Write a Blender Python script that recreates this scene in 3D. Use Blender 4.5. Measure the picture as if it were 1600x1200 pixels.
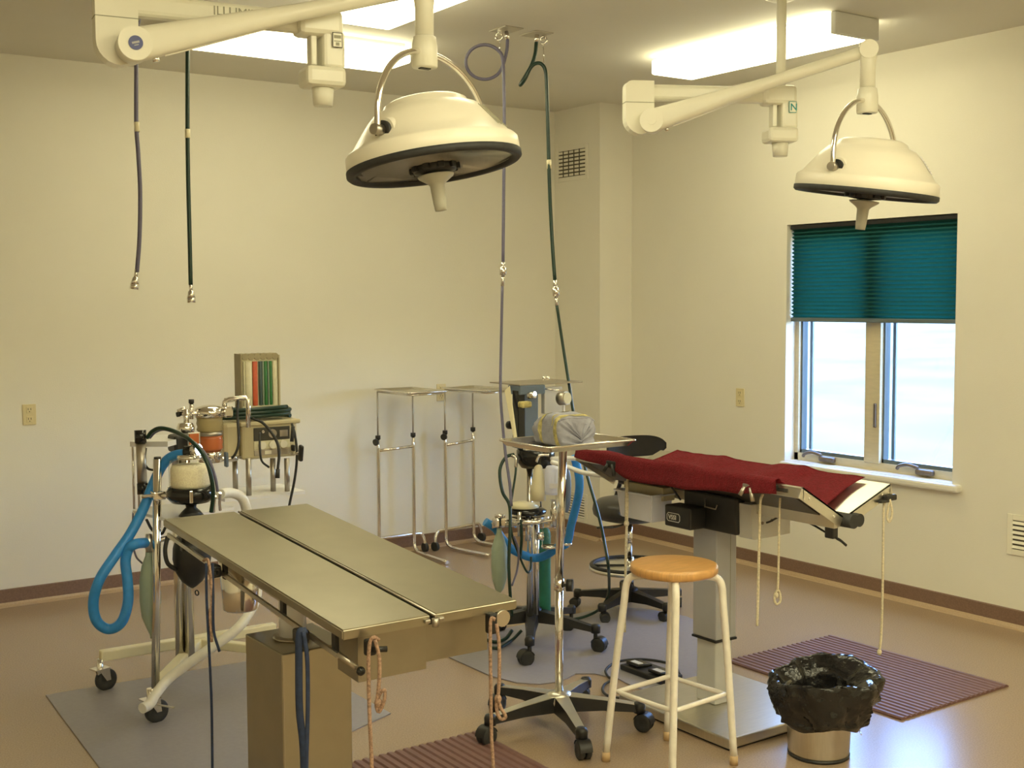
import bpy, bmesh, math, random
from mathutils import Vector as V, Matrix, Euler, noise
random.seed(7)
for o in list(bpy.data.objects): bpy.data.objects.remove(o, do_unlink=True)
SC = bpy.context.scene
COL = SC.collection
PI = math.pi

# ------------------------------------------------------------------ camera
FPX = 1892.44
YAW, PITCH, ROLL = math.radians(34.918), math.radians(3.937), math.radians(-0.266)
EYE = V((0, 0, 1.69))
fw = V((math.sin(YAW)*math.cos(PITCH), math.cos(YAW)*math.cos(PITCH), -math.sin(PITCH)))
rt0 = V((math.cos(YAW), -math.sin(YAW), 0)); up0 = rt0.cross(fw)
rt = math.cos(ROLL)*rt0 + math.sin(ROLL)*up0
up = -math.sin(ROLL)*rt0 + math.cos(ROLL)*up0
cd = bpy.data.cameras.new('camera'); cam = bpy.data.objects.new('camera', cd); COL.objects.link(cam)
cd.sensor_width = 36; cd.lens = FPX/1600*36; cd.clip_end = 300; cd.clip_start = .02
cam.matrix_world = Matrix(((rt.x, up.x, -fw.x, EYE.x), (rt.y, up.y, -fw.y, EYE.y), (rt.z, up.z, -fw.z, EYE.z), (0, 0, 0, 1)))
SC.camera = cam

# ------------------------------------------------------------------ world, sun, exposure
w = bpy.data.worlds.new('world'); SC.world = w; w.use_nodes = True
nt = w.node_tree; bg = nt.nodes['Background']
sky = nt.nodes.new('ShaderNodeTexSky'); sky.sky_type = 'NISHITA'
sky.sun_disc = False; sky.sun_elevation = math.radians(48); sky.sun_rotation = math.radians(-100)
wb = nt.nodes.new('ShaderNodeVectorMath'); wb.operation = 'MULTIPLY'; wb.inputs[1].default_value = (.84, .95, 1.28)   # the camera is balanced for the warm tubes
nt.links.new(sky.outputs[0], wb.inputs[0]); nt.links.new(wb.outputs[0], bg.inputs[0]); bg.inputs[1].default_value = 3.0
sl = bpy.data.lights.new('sun', 'SUN'); sl.energy = 4.0; sl.angle = .01; sl.color = (.92, .97, 1)
so = bpy.data.objects.new('sun', sl); COL.objects.link(so); so.rotation_euler = (math.radians(20), math.radians(-38), 0)
SC.view_settings.view_transform = 'Standard'; SC.view_settings.look = 'None'
SC.view_settings.gamma = 1; SC.view_settings.use_curve_mapping = False
SC.view_settings.exposure = 0.53
LAMP_POWER = 6.2
LAMP_COL = (1.0, .935, .60, 1)

# ------------------------------------------------------------------ measuring helpers (photo pixel + real depth -> world point)
def at(px, py, d):
    return EYE + d*(fw + rt*((px-800)/FPX) - up*((py-600)/FPX))
def onz(px, py, z):
    r = at(px, py, 1)-EYE; return EYE + r*((z-EYE.z)/r.z)
def onx(px, py, x):
    r = at(px, py, 1)-EYE; return EYE + r*(x/r.x)
def ony(px, py, y):
    r = at(px, py, 1)-EYE; return EYE + r*(y/r.y)

# ------------------------------------------------------------------ materials
MATS = {}
def mat(name, col, rough=.5, metal=0, var=.06, scale=30, bump=0, bscale=None, spec=None, coat=0, trans=0, emit=None, es=0, stretch=None, sheen=0):
    m = bpy.data.materials.new(name); m.use_nodes = True; MATS[name] = m
    n = m.node_tree.nodes; l = m.node_tree.links; b = n['Principled BSDF']
    tc = n.new('ShaderNodeTexCoord'); mp = n.new('ShaderNodeMapping'); l.new(tc.outputs['Object'], mp.inputs[0])
    if stretch: mp.inputs['Scale'].default_value = stretch
    nz = n.new('ShaderNodeTexNoise'); nz.inputs['Scale'].default_value = scale; nz.inputs['Detail'].default_value = 4
    l.new(mp.outputs[0], nz.inputs['Vector'])
    rp = n.new('ShaderNodeValToRGB'); l.new(nz.outputs['Fac'], rp.inputs[0])
    c = V(col[:3]); rp.color_ramp.elements[0].position = .3; rp.color_ramp.elements[1].position = .7
    rp.color_ramp.elements[0].color = (*(c*(1-var)), 1); rp.color_ramp.elements[1].color = (*[min(1, x*(1+var)) for x in c], 1)
    l.new(rp.outputs[0], b.inputs['Base Color'])
    b.inputs['Roughness'].default_value = rough; b.inputs['Metallic'].default_value = metal
    if spec is not None: b.inputs['Specular IOR Level'].default_value = spec
    if coat: b.inputs['Coat Weight'].default_value = coat; b.inputs['Coat Roughness'].default_value = .15
    if trans: b.inputs['Transmission Weight'].default_value = trans
    if sheen: b.inputs['Sheen Weight'].default_value = sheen
    if emit: b.inputs['Emission Color'].default_value = (*emit[:3], 1); b.inputs['Emission Strength'].default_value = es
    if bump:
        bn = n.new('ShaderNodeBump'); bn.inputs['Strength'].default_value = bump; bn.inputs['Distance'].default_value = .01
        n2 = n.new('ShaderNodeTexNoise'); n2.inputs['Scale'].default_value = bscale or scale*3; n2.inputs['Detail'].default_value = 3
        l.new(mp.outputs[0], n2.inputs['Vector']); l.new(n2.outputs['Fac'], bn.inputs['Height']); l.new(bn.outputs[0], b.inputs['Normal'])
    return m
def glassy(name, tint, gl=.08, rough=.02):
    m = bpy.data.materials.new(name); m.use_nodes = True; MATS[name] = m
    n = m.node_tree.nodes; l = m.node_tree.links; n.remove(n['Principled BSDF'])
    t = n.new('ShaderNodeBsdfTransparent'); t.inputs[0].default_value = (*tint, 1)
    g = n.new('ShaderNodeBsdfGlossy'); g.inputs['Roughness'].default_value = rough
    lw = n.new('ShaderNodeLayerWeight'); lw.inputs[0].default_value = .5
    pw = n.new('ShaderNodeMath'); pw.operation = 'POWER'; pw.inputs[1].default_value = 5; l.new(lw.outputs['Facing'], pw.inputs[0])
    ad = n.new('ShaderNodeMath'); ad.operation = 'MULTIPLY_ADD'; ad.inputs[1].default_value = .9; ad.inputs[2].default_value = gl*.5; l.new(pw.outputs[0], ad.inputs[0])
    mx = n.new('ShaderNodeMixShader'); l.new(ad.outputs[0], mx.inputs[0]); l.new(t.outputs[0], mx.inputs[1]); l.new(g.outputs[0], mx.inputs[2])
    l.new(mx.outputs[0], n['Material Output'].inputs[0]); return m
mat('wall_paint', (.80, .765, .66), .75, var=.012, scale=3, bump=.08, bscale=160)
mat('ceiling_paint', (.74, .71, .62), .85, var=.012, scale=3, bump=.1, bscale=140)
mat('floor_vinyl', (.36, .258, .172), .26, var=.13, scale=160, bump=.02, bscale=240, coat=.1)
mat('base_brown', (.215, .13, .09), .5, var=.12, scale=120)
mat('cove_highlight', (.47, .335, .21), .4, var=.08, scale=120)
mat('mat_grey', (.29, .27, .295), .42, var=.04, scale=60)
mat('mat_rib', (.175, .088, .078), .5, var=.08, scale=40)
mat('enamel', (.86, .83, .70), .28, var=.015, scale=8)
mat('enamel_head', (.93, .875, .74), .3, var=.01, scale=8)
mat('chrome', (.80, .77, .72), .12, 1, var=.03, scale=12)
mat('steel', (.66, .63, .56), .30, 1, var=.05, scale=14, stretch=(1, 14, 1))
mat('steel_pan', (.36, .325, .255), .40, 1, var=.06, scale=10)
mat('steel_dark', (.50, .46, .40), .36, 1, var=.06, scale=14)
mat('steel_soft', (.42, .39, .305), .31, 1, var=.04, scale=10)
mat('alu', (.78, .75, .66), .34, 1, var=.04, scale=12)
mat('black', (.018, .017, .017), .42, var=.2, scale=30)
mat('black_gloss', (.012, .012, .012), .16, var=.2, scale=30)
mat('rubber', (.03, .03, .03), .6, var=.2, scale=40)
mat('vinyl_black', (.045, .04, .036), .38, var=.1, scale=30, bump=.05, bscale=90)
mat('grey_paint', (.46, .455, .47), .4, var=.03, scale=12)
mat('grey_light', (.62, .61, .58), .4, var=.03, scale=12)
mat('slate_blue', (.13, .17, .23), .4, var=.06, scale=20)
mat('lens_grey', (.90, .91, .86), .16, .8, var=.04, scale=10)
mat('handle_grey', (.56, .55, .46), .45, var=.03, scale=20)
mat('blue_hose', (.03, .25, .68), .42, var=.08, scale=40)
mat('lavender_hose', (.135, .125, .20), .4, var=.06, scale=40)
mat('green_hose', (.007, .032, .022), .32, var=.1, scale=40)
mat('green_bag', (.33, .40, .31), .5, var=.08, scale=16, bump=.15, bscale=25)
mat('green_tank', (.02, .17, .11), .45, var=.15, scale=25)
mat('white_plastic', (.82, .81, .82), .35, var=.02, scale=10)
mat('white_hose', (.80, .77, .70), .45, var=.04, scale=40)
mat('cream_plastic', (.80, .73, .50), .4, var=.03, scale=16)
mat('beige_box', (.56, .49, .31), .4, var=.04, scale=16)
mat('beige_dark', (.36, .31, .19), .45, var=.05, scale=16)
mat('granules', (.95, .87, .68), .9, var=.10, scale=160, bump=.2, bscale=220)
mat('amber', (.42, .34, .17), .15, var=.08, scale=12)
mat('red_glass', (.55, .15, .05), .15, var=.08, scale=12)
mat('stripe_white', (.72, .68, .48), .35, var=.06, scale=60)
mat('stripe_red', (.62, .12, .05), .35, var=.1, scale=60)
mat('stripe_slate', (.05, .09, .08), .35, var=.1, scale=60)
mat('stripe_green', (.04, .19, .05), .35, var=.1, scale=60)
mat('panel_dark', (.06, .058, .05), .3, var=.1, scale=40)
mat('wood', (.64, .35, .12), .32, var=.16, scale=9, stretch=(2, 22, 2), coat=.2)
mat('stool_white', (.88, .83, .74), .35, var=.05, scale=30)
mat('stool_tip', (.55, .38, .2), .5, var=.1, scale=30)
mat('towel_red', (.36, .022, .036), .95, var=.16, scale=70, bump=.9, bscale=190, sheen=.05)
mat('wrap_cloth', (.34, .34, .40), .85, var=.12, scale=22, bump=.6, bscale=38)
mat('tape_yellow', (.50, .43, .17), .7, var=.4, scale=60)
mat('rope_pink', (.36, .225, .155), .85, var=.45, scale=150)
mat('rope_cream', (.62, .54, .38), .85, var=.2, scale=140)
mat('strap_blue', (.018, .03, .075), .8, var=.2, scale=70)
mat('bag_black', (.014, .013, .013), .17, var=.3, scale=18, bump=.7, bscale=22)
mat('blue_badge', (.04, .05, .22), .3, var=.1, scale=30)
mat('ink_grey', (.36, .345, .25), .6, var=.02)
mat('ink_dark', (.09, .08, .07), .6, var=.02)
mat('teal_ink', (.05, .33, .33), .6, var=.02)
mat('outlet_ivory', (.72, .62, .36), .4, var=.02, scale=20)
mat('sticker', (.78, .75, .80), .3, var=.05, scale=40)
mat('window_wood', (.62, .54, .36), .45, var=.05, scale=14, stretch=(1, 1, 6))
mat('window_clad', (.12, .155, .17), .35, var=.05, scale=14)
mat('bronze', (.22, .18, .15), .35, .6, var=.08, scale=30)
mat('sill_white', (.80, .77, .68), .35, var=.02, scale=8)
mat('lawn_green', (.060, .070, .034), .9, var=.35, scale=.35)
mat('fence_wood', (.03, .028, .026), .8, var=.2, scale=4)
mat('vent_light', (.84, .80, .66), .4, var=.02, scale=8)
mat('vent_dark', (.10, .085, .06), .7, var=.1, scale=8)
mat('diffuser', (.9, .9, .85), .5, var=.0, scale=5, emit=LAMP_COL, es=LAMP_POWER)
glassy('pane_glass', (.96, .98, .97))
glassy('clear_glass', (.98, .97, .94), .06)
def blind_mat():
    m = mat('blind_teal', (.012, .12, .108), .8, var=.08, scale=60)
    n = m.node_tree.nodes; l = m.node_tree.links; b = n['Principled BSDF']
    t = n.new('ShaderNodeBsdfTranslucent'); t.inputs[0].default_value = (.008, .085, .062, 1)
    mx = n.new('ShaderNodeMixShader'); mx.inputs[0].default_value = .35
    l.new(b.outputs[0], mx.inputs[1]); l.new(t.outputs[0], mx.inputs[2]); l.new(mx.outputs[0], n['Material Output'].inputs[0])
blind_mat()
def bin_mat():
    m = mat('bin_white', (.92, .92, .97), .4, var=.03, scale=12)
    n = m.node_tree.nodes; l = m.node_tree.links; b = n['Principled BSDF']
    t = n.new('ShaderNodeBsdfTranslucent'); t.inputs[0].default_value = (.8, .8, .86, 1)
    mx = n.new('ShaderNodeMixShader'); mx.inputs[0].default_value = .3
    l.new(b.outputs[0], mx.inputs[1]); l.new(t.outputs[0], mx.inputs[2]); l.new(mx.outputs[0], n['Material Output'].inputs[0])
bin_mat()

# ------------------------------------------------------------------ mesh builder
def frame(axis):
    z = V(axis).normalized(); x = z.orthogonal().normalized(); y = z.cross(x)
    return Matrix((x, y, z)).transposed()
def smooth_path(pts, sub=6, closed=False):
    P = [V(p) for p in pts]; n = len(P); out = []
    if n < 3: return P
    segs = n if closed else n-1
    for i in range(segs):
        p0 = P[(i-1) % n] if closed or i > 0 else P[0]*2-P[1]
        p1 = P[i]; p2 = P[(i+1) % n]
        p3 = P[(i+2) % n] if closed or i+2 < n else P[-1]*2-P[-2]
        for k in range(sub):
            t = k/sub
            out.append(.5*((2*p1)+(p2-p0)*t+(2*p0-5*p1+4*p2-p3)*t*t+(3*p1-p0-3*p2+p3)*t**3))
    if not closed: out.append(P[-1])
    return out
class MB:
    def __init__(s): s.bm = bmesh.new()
    def _faces(s, vs, fs, sm=False):
        b = [s.bm.verts.new(v) for v in vs]
        for f in fs:
            try: q = s.bm.faces.new([b[i] for i in f]); q.smooth = sm
            except ValueError: pass
        return b
    def box(s, c, size, rot=None, bevel=0, seg=2):
        r = bmesh.ops.create_cube(s.bm, size=1); vs = r['verts']
        R = (rot.to_3x3() if rot is not None else Matrix.Identity(3))
        for v in vs: v.co = V((v.co.x*size[0], v.co.y*size[1], v.co.z*size[2]))
        if bevel:
            es = list({e for v in vs for e in v.link_edges})
            rb = bmesh.ops.bevel(s.bm, geom=es, offset=bevel, segments=seg, affect='EDGES', profile=.5)
            vs = list({v for f in rb['faces'] for v in f.verts} | {v for v in vs if v.is_valid})
        for v in vs: v.co = R @ v.co + V(c)
        return s
    def box2(s, a, b, bevel=0):
        a = V(a); b = V(b); return s.box((a+b)/2, [abs(x) for x in (b-a)], None, bevel)
    def bar(s, p0, p1, wy, wz, bevel=0):
        p0 = V(p0); p1 = V(p1); d = p1-p0; x = d.normalized(); y = V((0, 0, 1)).cross(x)
        y = y.normalized() if y.length > 1e-4 else V((0, 1, 0)); z = x.cross(y)
        return s.box((p0+p1)/2, (d.length, wy, wz), Matrix((x, y, z)).transposed(), bevel)
    def cyl(s, p0, p1, r0, r1=None, n=20):
        p0 = V(p0); p1 = V(p1); r1 = r0 if r1 is None else r1; F = frame(p1-p0); vs = []
        for p, r in ((p0, r0), (p1, r1)):
            for i in range(n):
                a = 2*PI*i/n; vs.append(p+F @ V((r*math.cos(a), r*math.sin(a), 0)))
        b = s._faces(vs, [(i, (i+1) % n, n+(i+1) % n, n+i) for i in range(n)], True)
        for f in (b[:n][::-1], b[n:]):
            try: s.bm.faces.new(f)
            except ValueError: pass
        return s
    def lathe(s, prof, c=(0, 0, 0), axis=(0, 0, 1), n=36, sx=1, sy=1):
        F = frame(axis) if V(axis) != V((0, 0, 1)) else Matrix.Identity(3); vs = []; fs = []
        for r, z in prof:
            for i in range(n):
                a = 2*PI*i/n; vs.append(V(c)+F @ V((max(r, 1e-4)*math.cos(a)*sx, max(r, 1e-4)*math.sin(a)*sy, z)))
        for k in range(len(prof)-1):
            for i in range(n): fs.append((k*n+i, k*n+(i+1) % n, (k+1)*n+(i+1) % n, (k+1)*n+i))
        b = s._faces(vs, fs, True)
        for f in (b[:n][::-1], b[-n:]):
            try: s.bm.faces.new(f)
            except ValueError: pass
        return s
    def tube(s, pts, r, n=10, smooth=True, sub=6, closed=False, taper=None, flat=None):
        P = smooth_path(pts, sub, closed) if smooth else [V(p) for p in pts]
        m = len(P); vs = []; prev = None
        for i, p in enumerate(P):
            t = (P[(i+1) % m]-P[i-1]) if closed else (P[min(i+1, m-1)]-P[max(i-1, 0)])
            t.normalize()
            x = (t.orthogonal() if prev is None else prev-t*prev.dot(t)); x.normalize(); prev = x; y = t.cross(x)
            rr = r if taper is None else taper(i/(m-1))
            for k in range(n):
                a = 2*PI*k/n; vs.append(p+x*rr*math.cos(a)+y*rr*math.sin(a)*(flat or 1))
        fs = []
        for i in range(m if closed else m-1):
            j = (i+1) % m
            for k in range(n): fs.append((i*n+k, i*n+(k+1) % n, j*n+(k+1) % n, j*n+k))
        b = s._faces(vs, fs, True)
        if not closed:
            for f in (b[:n][::-1], b[-n:]):
                try: s.bm.faces.new(f)
                except ValueError: pass
        return s
    def prism(s, poly, vec):
        n = len(poly); P = [V(p) for p in poly]; v = V(vec)
        s._faces(P+[p+v for p in P], [tuple(range(n))[::-1], tuple(range(n, 2*n))]+[(i, (i+1) % n, n+(i+1) % n, n+i) for i in range(n)])
        return s
    def grid(s, fn, nu, nv, closed_u=False):
        vs = [fn(i/nu, j/nv) for i in range(nu+(0 if closed_u else 1)) for j in range(nv+1)]
        m = nu if closed_u else nu+1; fs = []
        for i in range(nu):
            k = (i+1) % m
            for j in range(nv): fs.append((i*(nv+1)+j, k*(nv+1)+j, k*(nv+1)+j+1, i*(nv+1)+j+1))
        s._faces(vs, fs, True); return s
    def ball(s, c, r, sc=(1, 1, 1), n=18):
        prof = [(r*math.sin(PI*k/12), -r*math.cos(PI*k/12)) for k in range(13)]
        vs0 = len(s.bm.verts); s.lathe(prof, (0, 0, 0), n=n)
        s.bm.verts.ensure_lookup_table()
        for v in s.bm.verts[vs0:]: v.co = V((v.co.x*sc[0], v.co.y*sc[1], v.co.z*sc[2]))+V(c)
        return s
    def torus(s, c, R, r, axis=(0, 0, 1), n=40, m=10):
        F = frame(axis); return s.tube([V(c)+F @ V((R*math.cos(2*PI*i/n), R*math.sin(2*PI*i/n), 0)) for i in range(n)], r, m, False, closed=True)
    def obj(s, name, material, loc, parent=None):
        me = bpy.data.meshes.new(name); bmesh.ops.recalc_face_normals(s.bm, faces=s.bm.faces)
        for v in s.bm.verts: v.co -= V(loc)
        s.bm.to_mesh(me); s.bm.free(); me.materials.append(MATS[material])
        o = bpy.data.objects.new(name, me); COL.objects.link(o)
        if parent: o.parent = parent
        return o
class Thing:
    def __init__(s, name, label, cat, loc, group=None):
        s.loc = V(loc); s.e = bpy.data.objects.new(name, None); COL.objects.link(s.e); s.e.location = s.loc
        s.e.empty_display_size = .05; s.e['label'] = label; s.e['category'] = cat
        if group: s.e['group'] = group
    def part(s, name, mb, m, sub=None, label=None):
        o = mb.obj(name, m, s.loc, sub or s.e)
        if label: o['label'] = label
        return o
def single(name, mb, m, label, cat, loc, group=None):
    o = mb.obj(name, m, loc); o.location = loc; o['label'] = label; o['category'] = cat
    if group: o['group'] = group
    return o
def struct(name, mb, m, parent=None, label=None):
    o = mb.obj(name, m, (0, 0, 0), parent)
    if parent is None: o['kind'] = 'structure'
    if label: o['label'] = label
    return o
def text_part(T, name, body, size, origin, xdir, ydir, m, sub=None, depth=.0008, bold=0):
    cu = bpy.data.curves.new('t', 'FONT'); cu.body = body; cu.size = size; cu.extrude = depth; cu.offset = bold
    to = bpy.data.objects.new('t', cu); COL.objects.link(to)
    me = bpy.data.meshes.new_from_object(to.evaluated_get(bpy.context.evaluated_depsgraph_get()))
    bpy.data.objects.remove(to); bpy.data.curves.remove(cu)
    x = V(xdir).normalized(); y = V(ydir).normalized(); z = x.cross(y)
    M = Matrix(((x.x, y.x, z.x, origin[0]-T.loc.x), (x.y, y.y, z.y, origin[1]-T.loc.y), (x.z, y.z, z.z, origin[2]-T.loc.z), (0, 0, 0, 1)))
    me.transform(M); me.materials.clear(); me.materials.append(MATS[m])
    o = bpy.data.objects.new(name, me); COL.objects.link(o); o.parent = sub or T.e
    return o

# ================================================================== ROOM
YL, XR, H, BH = 7.089, 5.6235, 3.0487, .0964
CX, CY = 5.335, 6.57              # boxed-in corner chase
XB, YB = -1.9, -3.6               # walls behind the camera
WY0, WY1, WZ0, WZ1 = 3.935, 5.122, .70, 2.141
TH = .16
struct('floor', MB().box2((XB-TH, YB-TH, -.1), (XR+TH, YL+TH, 0)), 'floor_vinyl')
struct('ceiling', MB().box2((XB-TH, YB-TH, H), (XR+TH, YL+TH, H+.12)), 'ceiling_paint')
struct('wall_left', MB().box2((XB-TH, YL, 0), (XR+TH, YL+TH, H)), 'wall_paint')
b = MB()
b.box2((XR, YB-TH, 0), (XR+TH, WY0, H)); b.box2((XR, WY1, 0), (XR+TH, YL, H))
b.box2((XR, WY0, 0), (XR+TH, WY1, WZ0)); b.box2((XR, WY0, WZ1), (XR+TH, WY1, H))
struct('wall_right', b, 'wall_paint')
struct('wall_corner', MB().box2((CX, CY, 0), (XR, YL, H)), 'wall_paint')
struct('wall_back', MB().box2((XB-TH, YB-TH, 0), (XR, YB, H)), 'wall_paint')
struct('wall_side', MB().box2((XB-TH, YB, 0), (XB, YL, H)), 'wall_paint')
def baseboard(name, p0, p1, nrm):
    p0 = V((*p0, 0)); p1 = V((*p1, 0)); n = V((*nrm, 0)); z = V((0, 0, 1))
    q = struct(name, MB().prism([p0, p0+n*.011+z*.0, p0+n*.009+z*(BH-.004), p0+n*.005+z*BH, p0+z*BH], p1-p0), 'base_brown')
    struct('cove_highlight_strip', MB().prism([p0+n*.011, p0+n*.042, p0+n*.028+z*.004, p0+n*.017+z*.012, p0+n*.011+z*.022], p1-p0), 'cove_highlight', q)  # lighter tan paints the highlight line along the cove foot
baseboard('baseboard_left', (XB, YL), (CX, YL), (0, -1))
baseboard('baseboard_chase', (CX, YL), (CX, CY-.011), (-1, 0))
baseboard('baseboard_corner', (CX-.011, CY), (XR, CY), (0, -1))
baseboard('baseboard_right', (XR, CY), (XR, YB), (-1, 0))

# window (two casements) -------------------------------------------------
wx = XR+.085
W = struct('window_1', (lambda b: (b.box2((wx, WY0, WZ0), (wx+.06, WY0+.028, WZ1)), b.box2((wx, WY1-.03, WZ0), (wx+.06, WY1, WZ1)),
     b.box2((wx, WY0, WZ0), (wx+.06, WY1, WZ0+.045)), b.box2((wx, WY0, WZ1-.045), (wx+.06, WY1, WZ1)))[0])(MB()), 'window_wood')
struct('mullion', MB().box2((wx-.008, 4.477, WZ0+.04), (wx+.06, 4.585, WZ1-.04), .004), 'window_wood', W)
for y0, y1 in ((4.585, WY1-.03), (WY0+.028, 4.477)):
    sb = MB(); z0, z1 = WZ0+.045, WZ1-.045; sx = wx+.02
    sb.box2((sx, y0, z0), (sx+.045, y0+.012, z1)); sb.box2((sx, y1-.012, z0), (sx+.045, y1, z1))
    sb.box2((sx, y0, z0), (sx+.045, y1, z0+.022)); sb.box2((sx, y0, z1-.022), (sx+.045, y1, z1))
    s_ = struct('sash', sb, 'window_clad', W)
    struct('spacer', MB().box2((sx+.05, y1-.046, z0+.01), (sx+.062, y1-.026, z1-.01)), 'window_clad', s_)
    struct('pane', MB().box2((sx+.02, y0+.01, z0+.018), (sx+.024, y1-.01, z1-.018)), 'pane_glass', W)
    yc = y0+(y1-y0)*.52 if y0 > 4.5 else y0+(y1-y0)*.38
    cr = struct('crank', MB().box((wx-.016, yc, WZ0+.028), (.036, .115, .034), None, .012), 'bronze', W)
    struct('crank_handle', MB().tube([(wx-.022, yc+.04, WZ0+.05), (wx-.035, yc+.10, WZ0+.062), (wx-.035, yc+.155, WZ0+.05), (wx-.03, yc+.175, WZ0+.032)], .010, 8), 'bronze', cr)
struct('sash_lock', MB().box((wx-.014, 4.505, 1.02), (.014, .018, .14), None, .005), 'bronze', W)
struct('window_sill', MB().box2((XR-.045, WY0-.06, WZ0-.042), (wx+.06, WY1+.01, WZ0-.002), .012), 'sill_white', W)

# outdoors --------------------------------------------------------------
def lawn(u, v):
    x = XR+TH+.05+u*u*110; y = -60+v*150
    return V((x, y, -.35+.034*max(0, x-8) + .25*noise.noise(V((x*.08, y*.08, 0)))))
b = MB().grid(lawn, 60, 70); lo = b.obj('lawn', 'lawn_green', (0, 0, 0)); lo['kind'] = 'stuff'
lo['label'] = 'sunlit pale green lawn rising outside the window'; lo['category'] = 'lawn'
FX = 46.0
fb = [30.2, 33.4, 36.6, 39.8, 43.0, 46.2]
T = Thing('pasture_fence', 'grey wooden rail fence far across the lawn outside window', 'fence', (FX, 38, .9))
for y in fb: T.part('post', MB().box2((FX-.12, y-.1, .6), (FX+.12, y+.1, 2.2), .03), 'fence_wood')
for z in (1.15, 1.55, 1.95): T.part('rail', MB().box2((FX-.17, fb[0]-.3, z-.07), (FX-.12, fb[-1]+.3, z+.07)), 'fence_wood')

# blind -------------------------------------------------------------------
T = Thing('pleated_blind', 'teal pleated cellular blind half lowered over the window', 'blind', (XR+.045, (WY0+WY1)/2, 1.57))
bz0, bz1 = 1.575, WZ1-.028; NP = 23
pts = []
for k in range(NP*2+1): pts.append((XR+.045+(.012 if k % 2 else -.012), bz1-(bz1-bz0)*k/(NP*2)))
b = MB()
b._faces([V((x, y, z)) for x, z in pts for y in (WY0+.006, WY1-.008)], [(2*k, 2*k+1, 2*k+3, 2*k+2) for k in range(NP*2)])
T.part('pleated_fabric', b, 'blind_teal')
T.part('head_rail', MB().box2((XR+.022, WY0+.004, bz1), (XR+.07, WY1-.006, WZ1-.001), .004), 'black')
T.part('bottom_rail', MB().box2((XR+.03, WY0+.006, bz0-.02), (XR+.062, WY1-.008, bz0+.004), .004), 'window_clad')

# outlets and vents -------------------------------------------------------
def outlet(p, n, label):
    n = V(n); t = V((-n.y, n.x, 0)); T = Thing('wall_outlet', label, 'outlet', p, 'ivory wall outlets')
    R = Matrix((t, n, V((0, 0, 1)))).transposed()
    pl = T.part('cover_plate', MB().box(V(p)+n*.003, (.072, .006, .116), R, .002), 'outlet_ivory')
    for dz in (-.027, .027):
        r_ = T.part('receptacle', MB().box(V(p)+n*.0065+V((0, 0, dz)), (.034, .004, .036), R, .0015), 'outlet_ivory')
        sb = MB()
        for q in (-.007, .007): sb.box(V(p)+n*.0088+t*q+V((0, 0, dz+.004)), (.003, .0015, .011), R)
        sb.cyl(V(p)+n*.0082+V((0, 0, dz-.010)), V(p)+n*.0095+V((0, 0, dz-.010)), .003, n=8)
        T.part('slots', sb, 'vent_dark', r_)
outlet((1.65, YL, 1.066), (0, -1, 0), 'ivory electrical outlet on the left wall near the photo edge')
outlet(ony(689, 613, YL), (0, -1, 0), 'ivory electrical outlet behind the two chrome instrument stands')
outlet(onx(1157, 621, XR), (-1, 0, 0), 'ivory electrical outlet on the wall left of the window')
def vent(p, n, w_, h_, label, nv=0, ns=7, m='vent_light', tilt=.5, bord=.03):
    p = V(p); n = V(n); t = V((-n.y, n.x, 0)); R = Matrix((t, n, V((0, 0, 1)))).transposed()
    T = Thing('wall_vent', label, 'vent', p)
    fbm = MB(); z = V((0, 0, 1))
    for sx_ in (-1, 1): fbm.box(p+n*.004+t*sx_*(w_/2+bord/2), (bord, .008, h_+2*bord), R, .002)
    for sz_ in (-1, 1): fbm.box(p+n*.004+z*sz_*(h_/2+bord/2), (w_, .008, bord), R, .002)
    T.part('frame', fbm, 'wall_paint' if m != 'vent_light' or nv else 'vent_light')
    T.part('backing', MB().box(p+n*.0008, (w_, .0012, h_), R), 'vent_dark')
    for k in range(ns):
        T.part('slat', MB().box(p+n*.006+z*(h_*((k+.5)/ns-.5)), (w_, .0025, h_/ns*.62), R @ Matrix.Rotation(tilt, 3, 'X')), m)
    for k in range(nv):
        T.part('divider', MB().box(p+n*.010+t*(w_*((k+1)/(nv+1)-.5)), (.007, .004, h_), R), 'vent_dark')
vent((CX, 6.881, 2.662), (-1, 0, 0), .31, .186, 'small louvred air vent high on the corner chase', 4, 7, tilt=.12)
vent((CX, 6.86, .205), (-1, 0, 0), .245, .15, 'low louvred air vent on the corner chase above baseboard', 0, 8, 'wall_paint')
vent((XR, 3.40, .482), (-1, 0, 0), .34, .15, 'white louvred air vent on wall at right photo edge', 0, 6)

# ================================================================== CEILING LIGHTS
def ceiling_light(x0, x1, y0, y1, label):
    c = ((x0+x1)/2, (y0+y1)/2, H); T = Thing('ceiling_light', label, 'ceiling light', c, 'fluorescent ceiling lights')
    T.part('housing', MB().box2((x0+.03, y0+.01, H-.035), (x1-.03, y1-.01, H)), 'enamel')
    lx = (x1-x0) > (y1-y0)
    e = .03
    if lx: T.part('diffuser', MB().box2((x0+e, y0, H-.1), (x1, y1, H-.018), .012), 'diffuser')
    else: T.part('diffuser', MB().box2((x0, y0+e, H-.1), (x1, y1, H-.018), .012), 'diffuser')
    for k in (0,):
        if lx: xa = x0 if k == 0 else x1-e; T.part('end_cap', MB().box2((xa, y0-.004, H-.104), (xa+e, y1+.004, H-.002), .003), 'grey_light')
        else: ya = y0 if k == 0 else y1-e; T.part('end_cap', MB().box2((x0-.004, ya, H-.104), (x1+.004, ya+e, H-.002), .003), 'grey_light')
ceiling_light(4.59, 4.90, 3.89, 5.20, 'glowing fluorescent ceiling light near the window above right lamp')
ceiling_light(2.07, 3.305, 5.655, 5.97, 'glowing fluorescent ceiling light farthest back above left wall')
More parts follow.
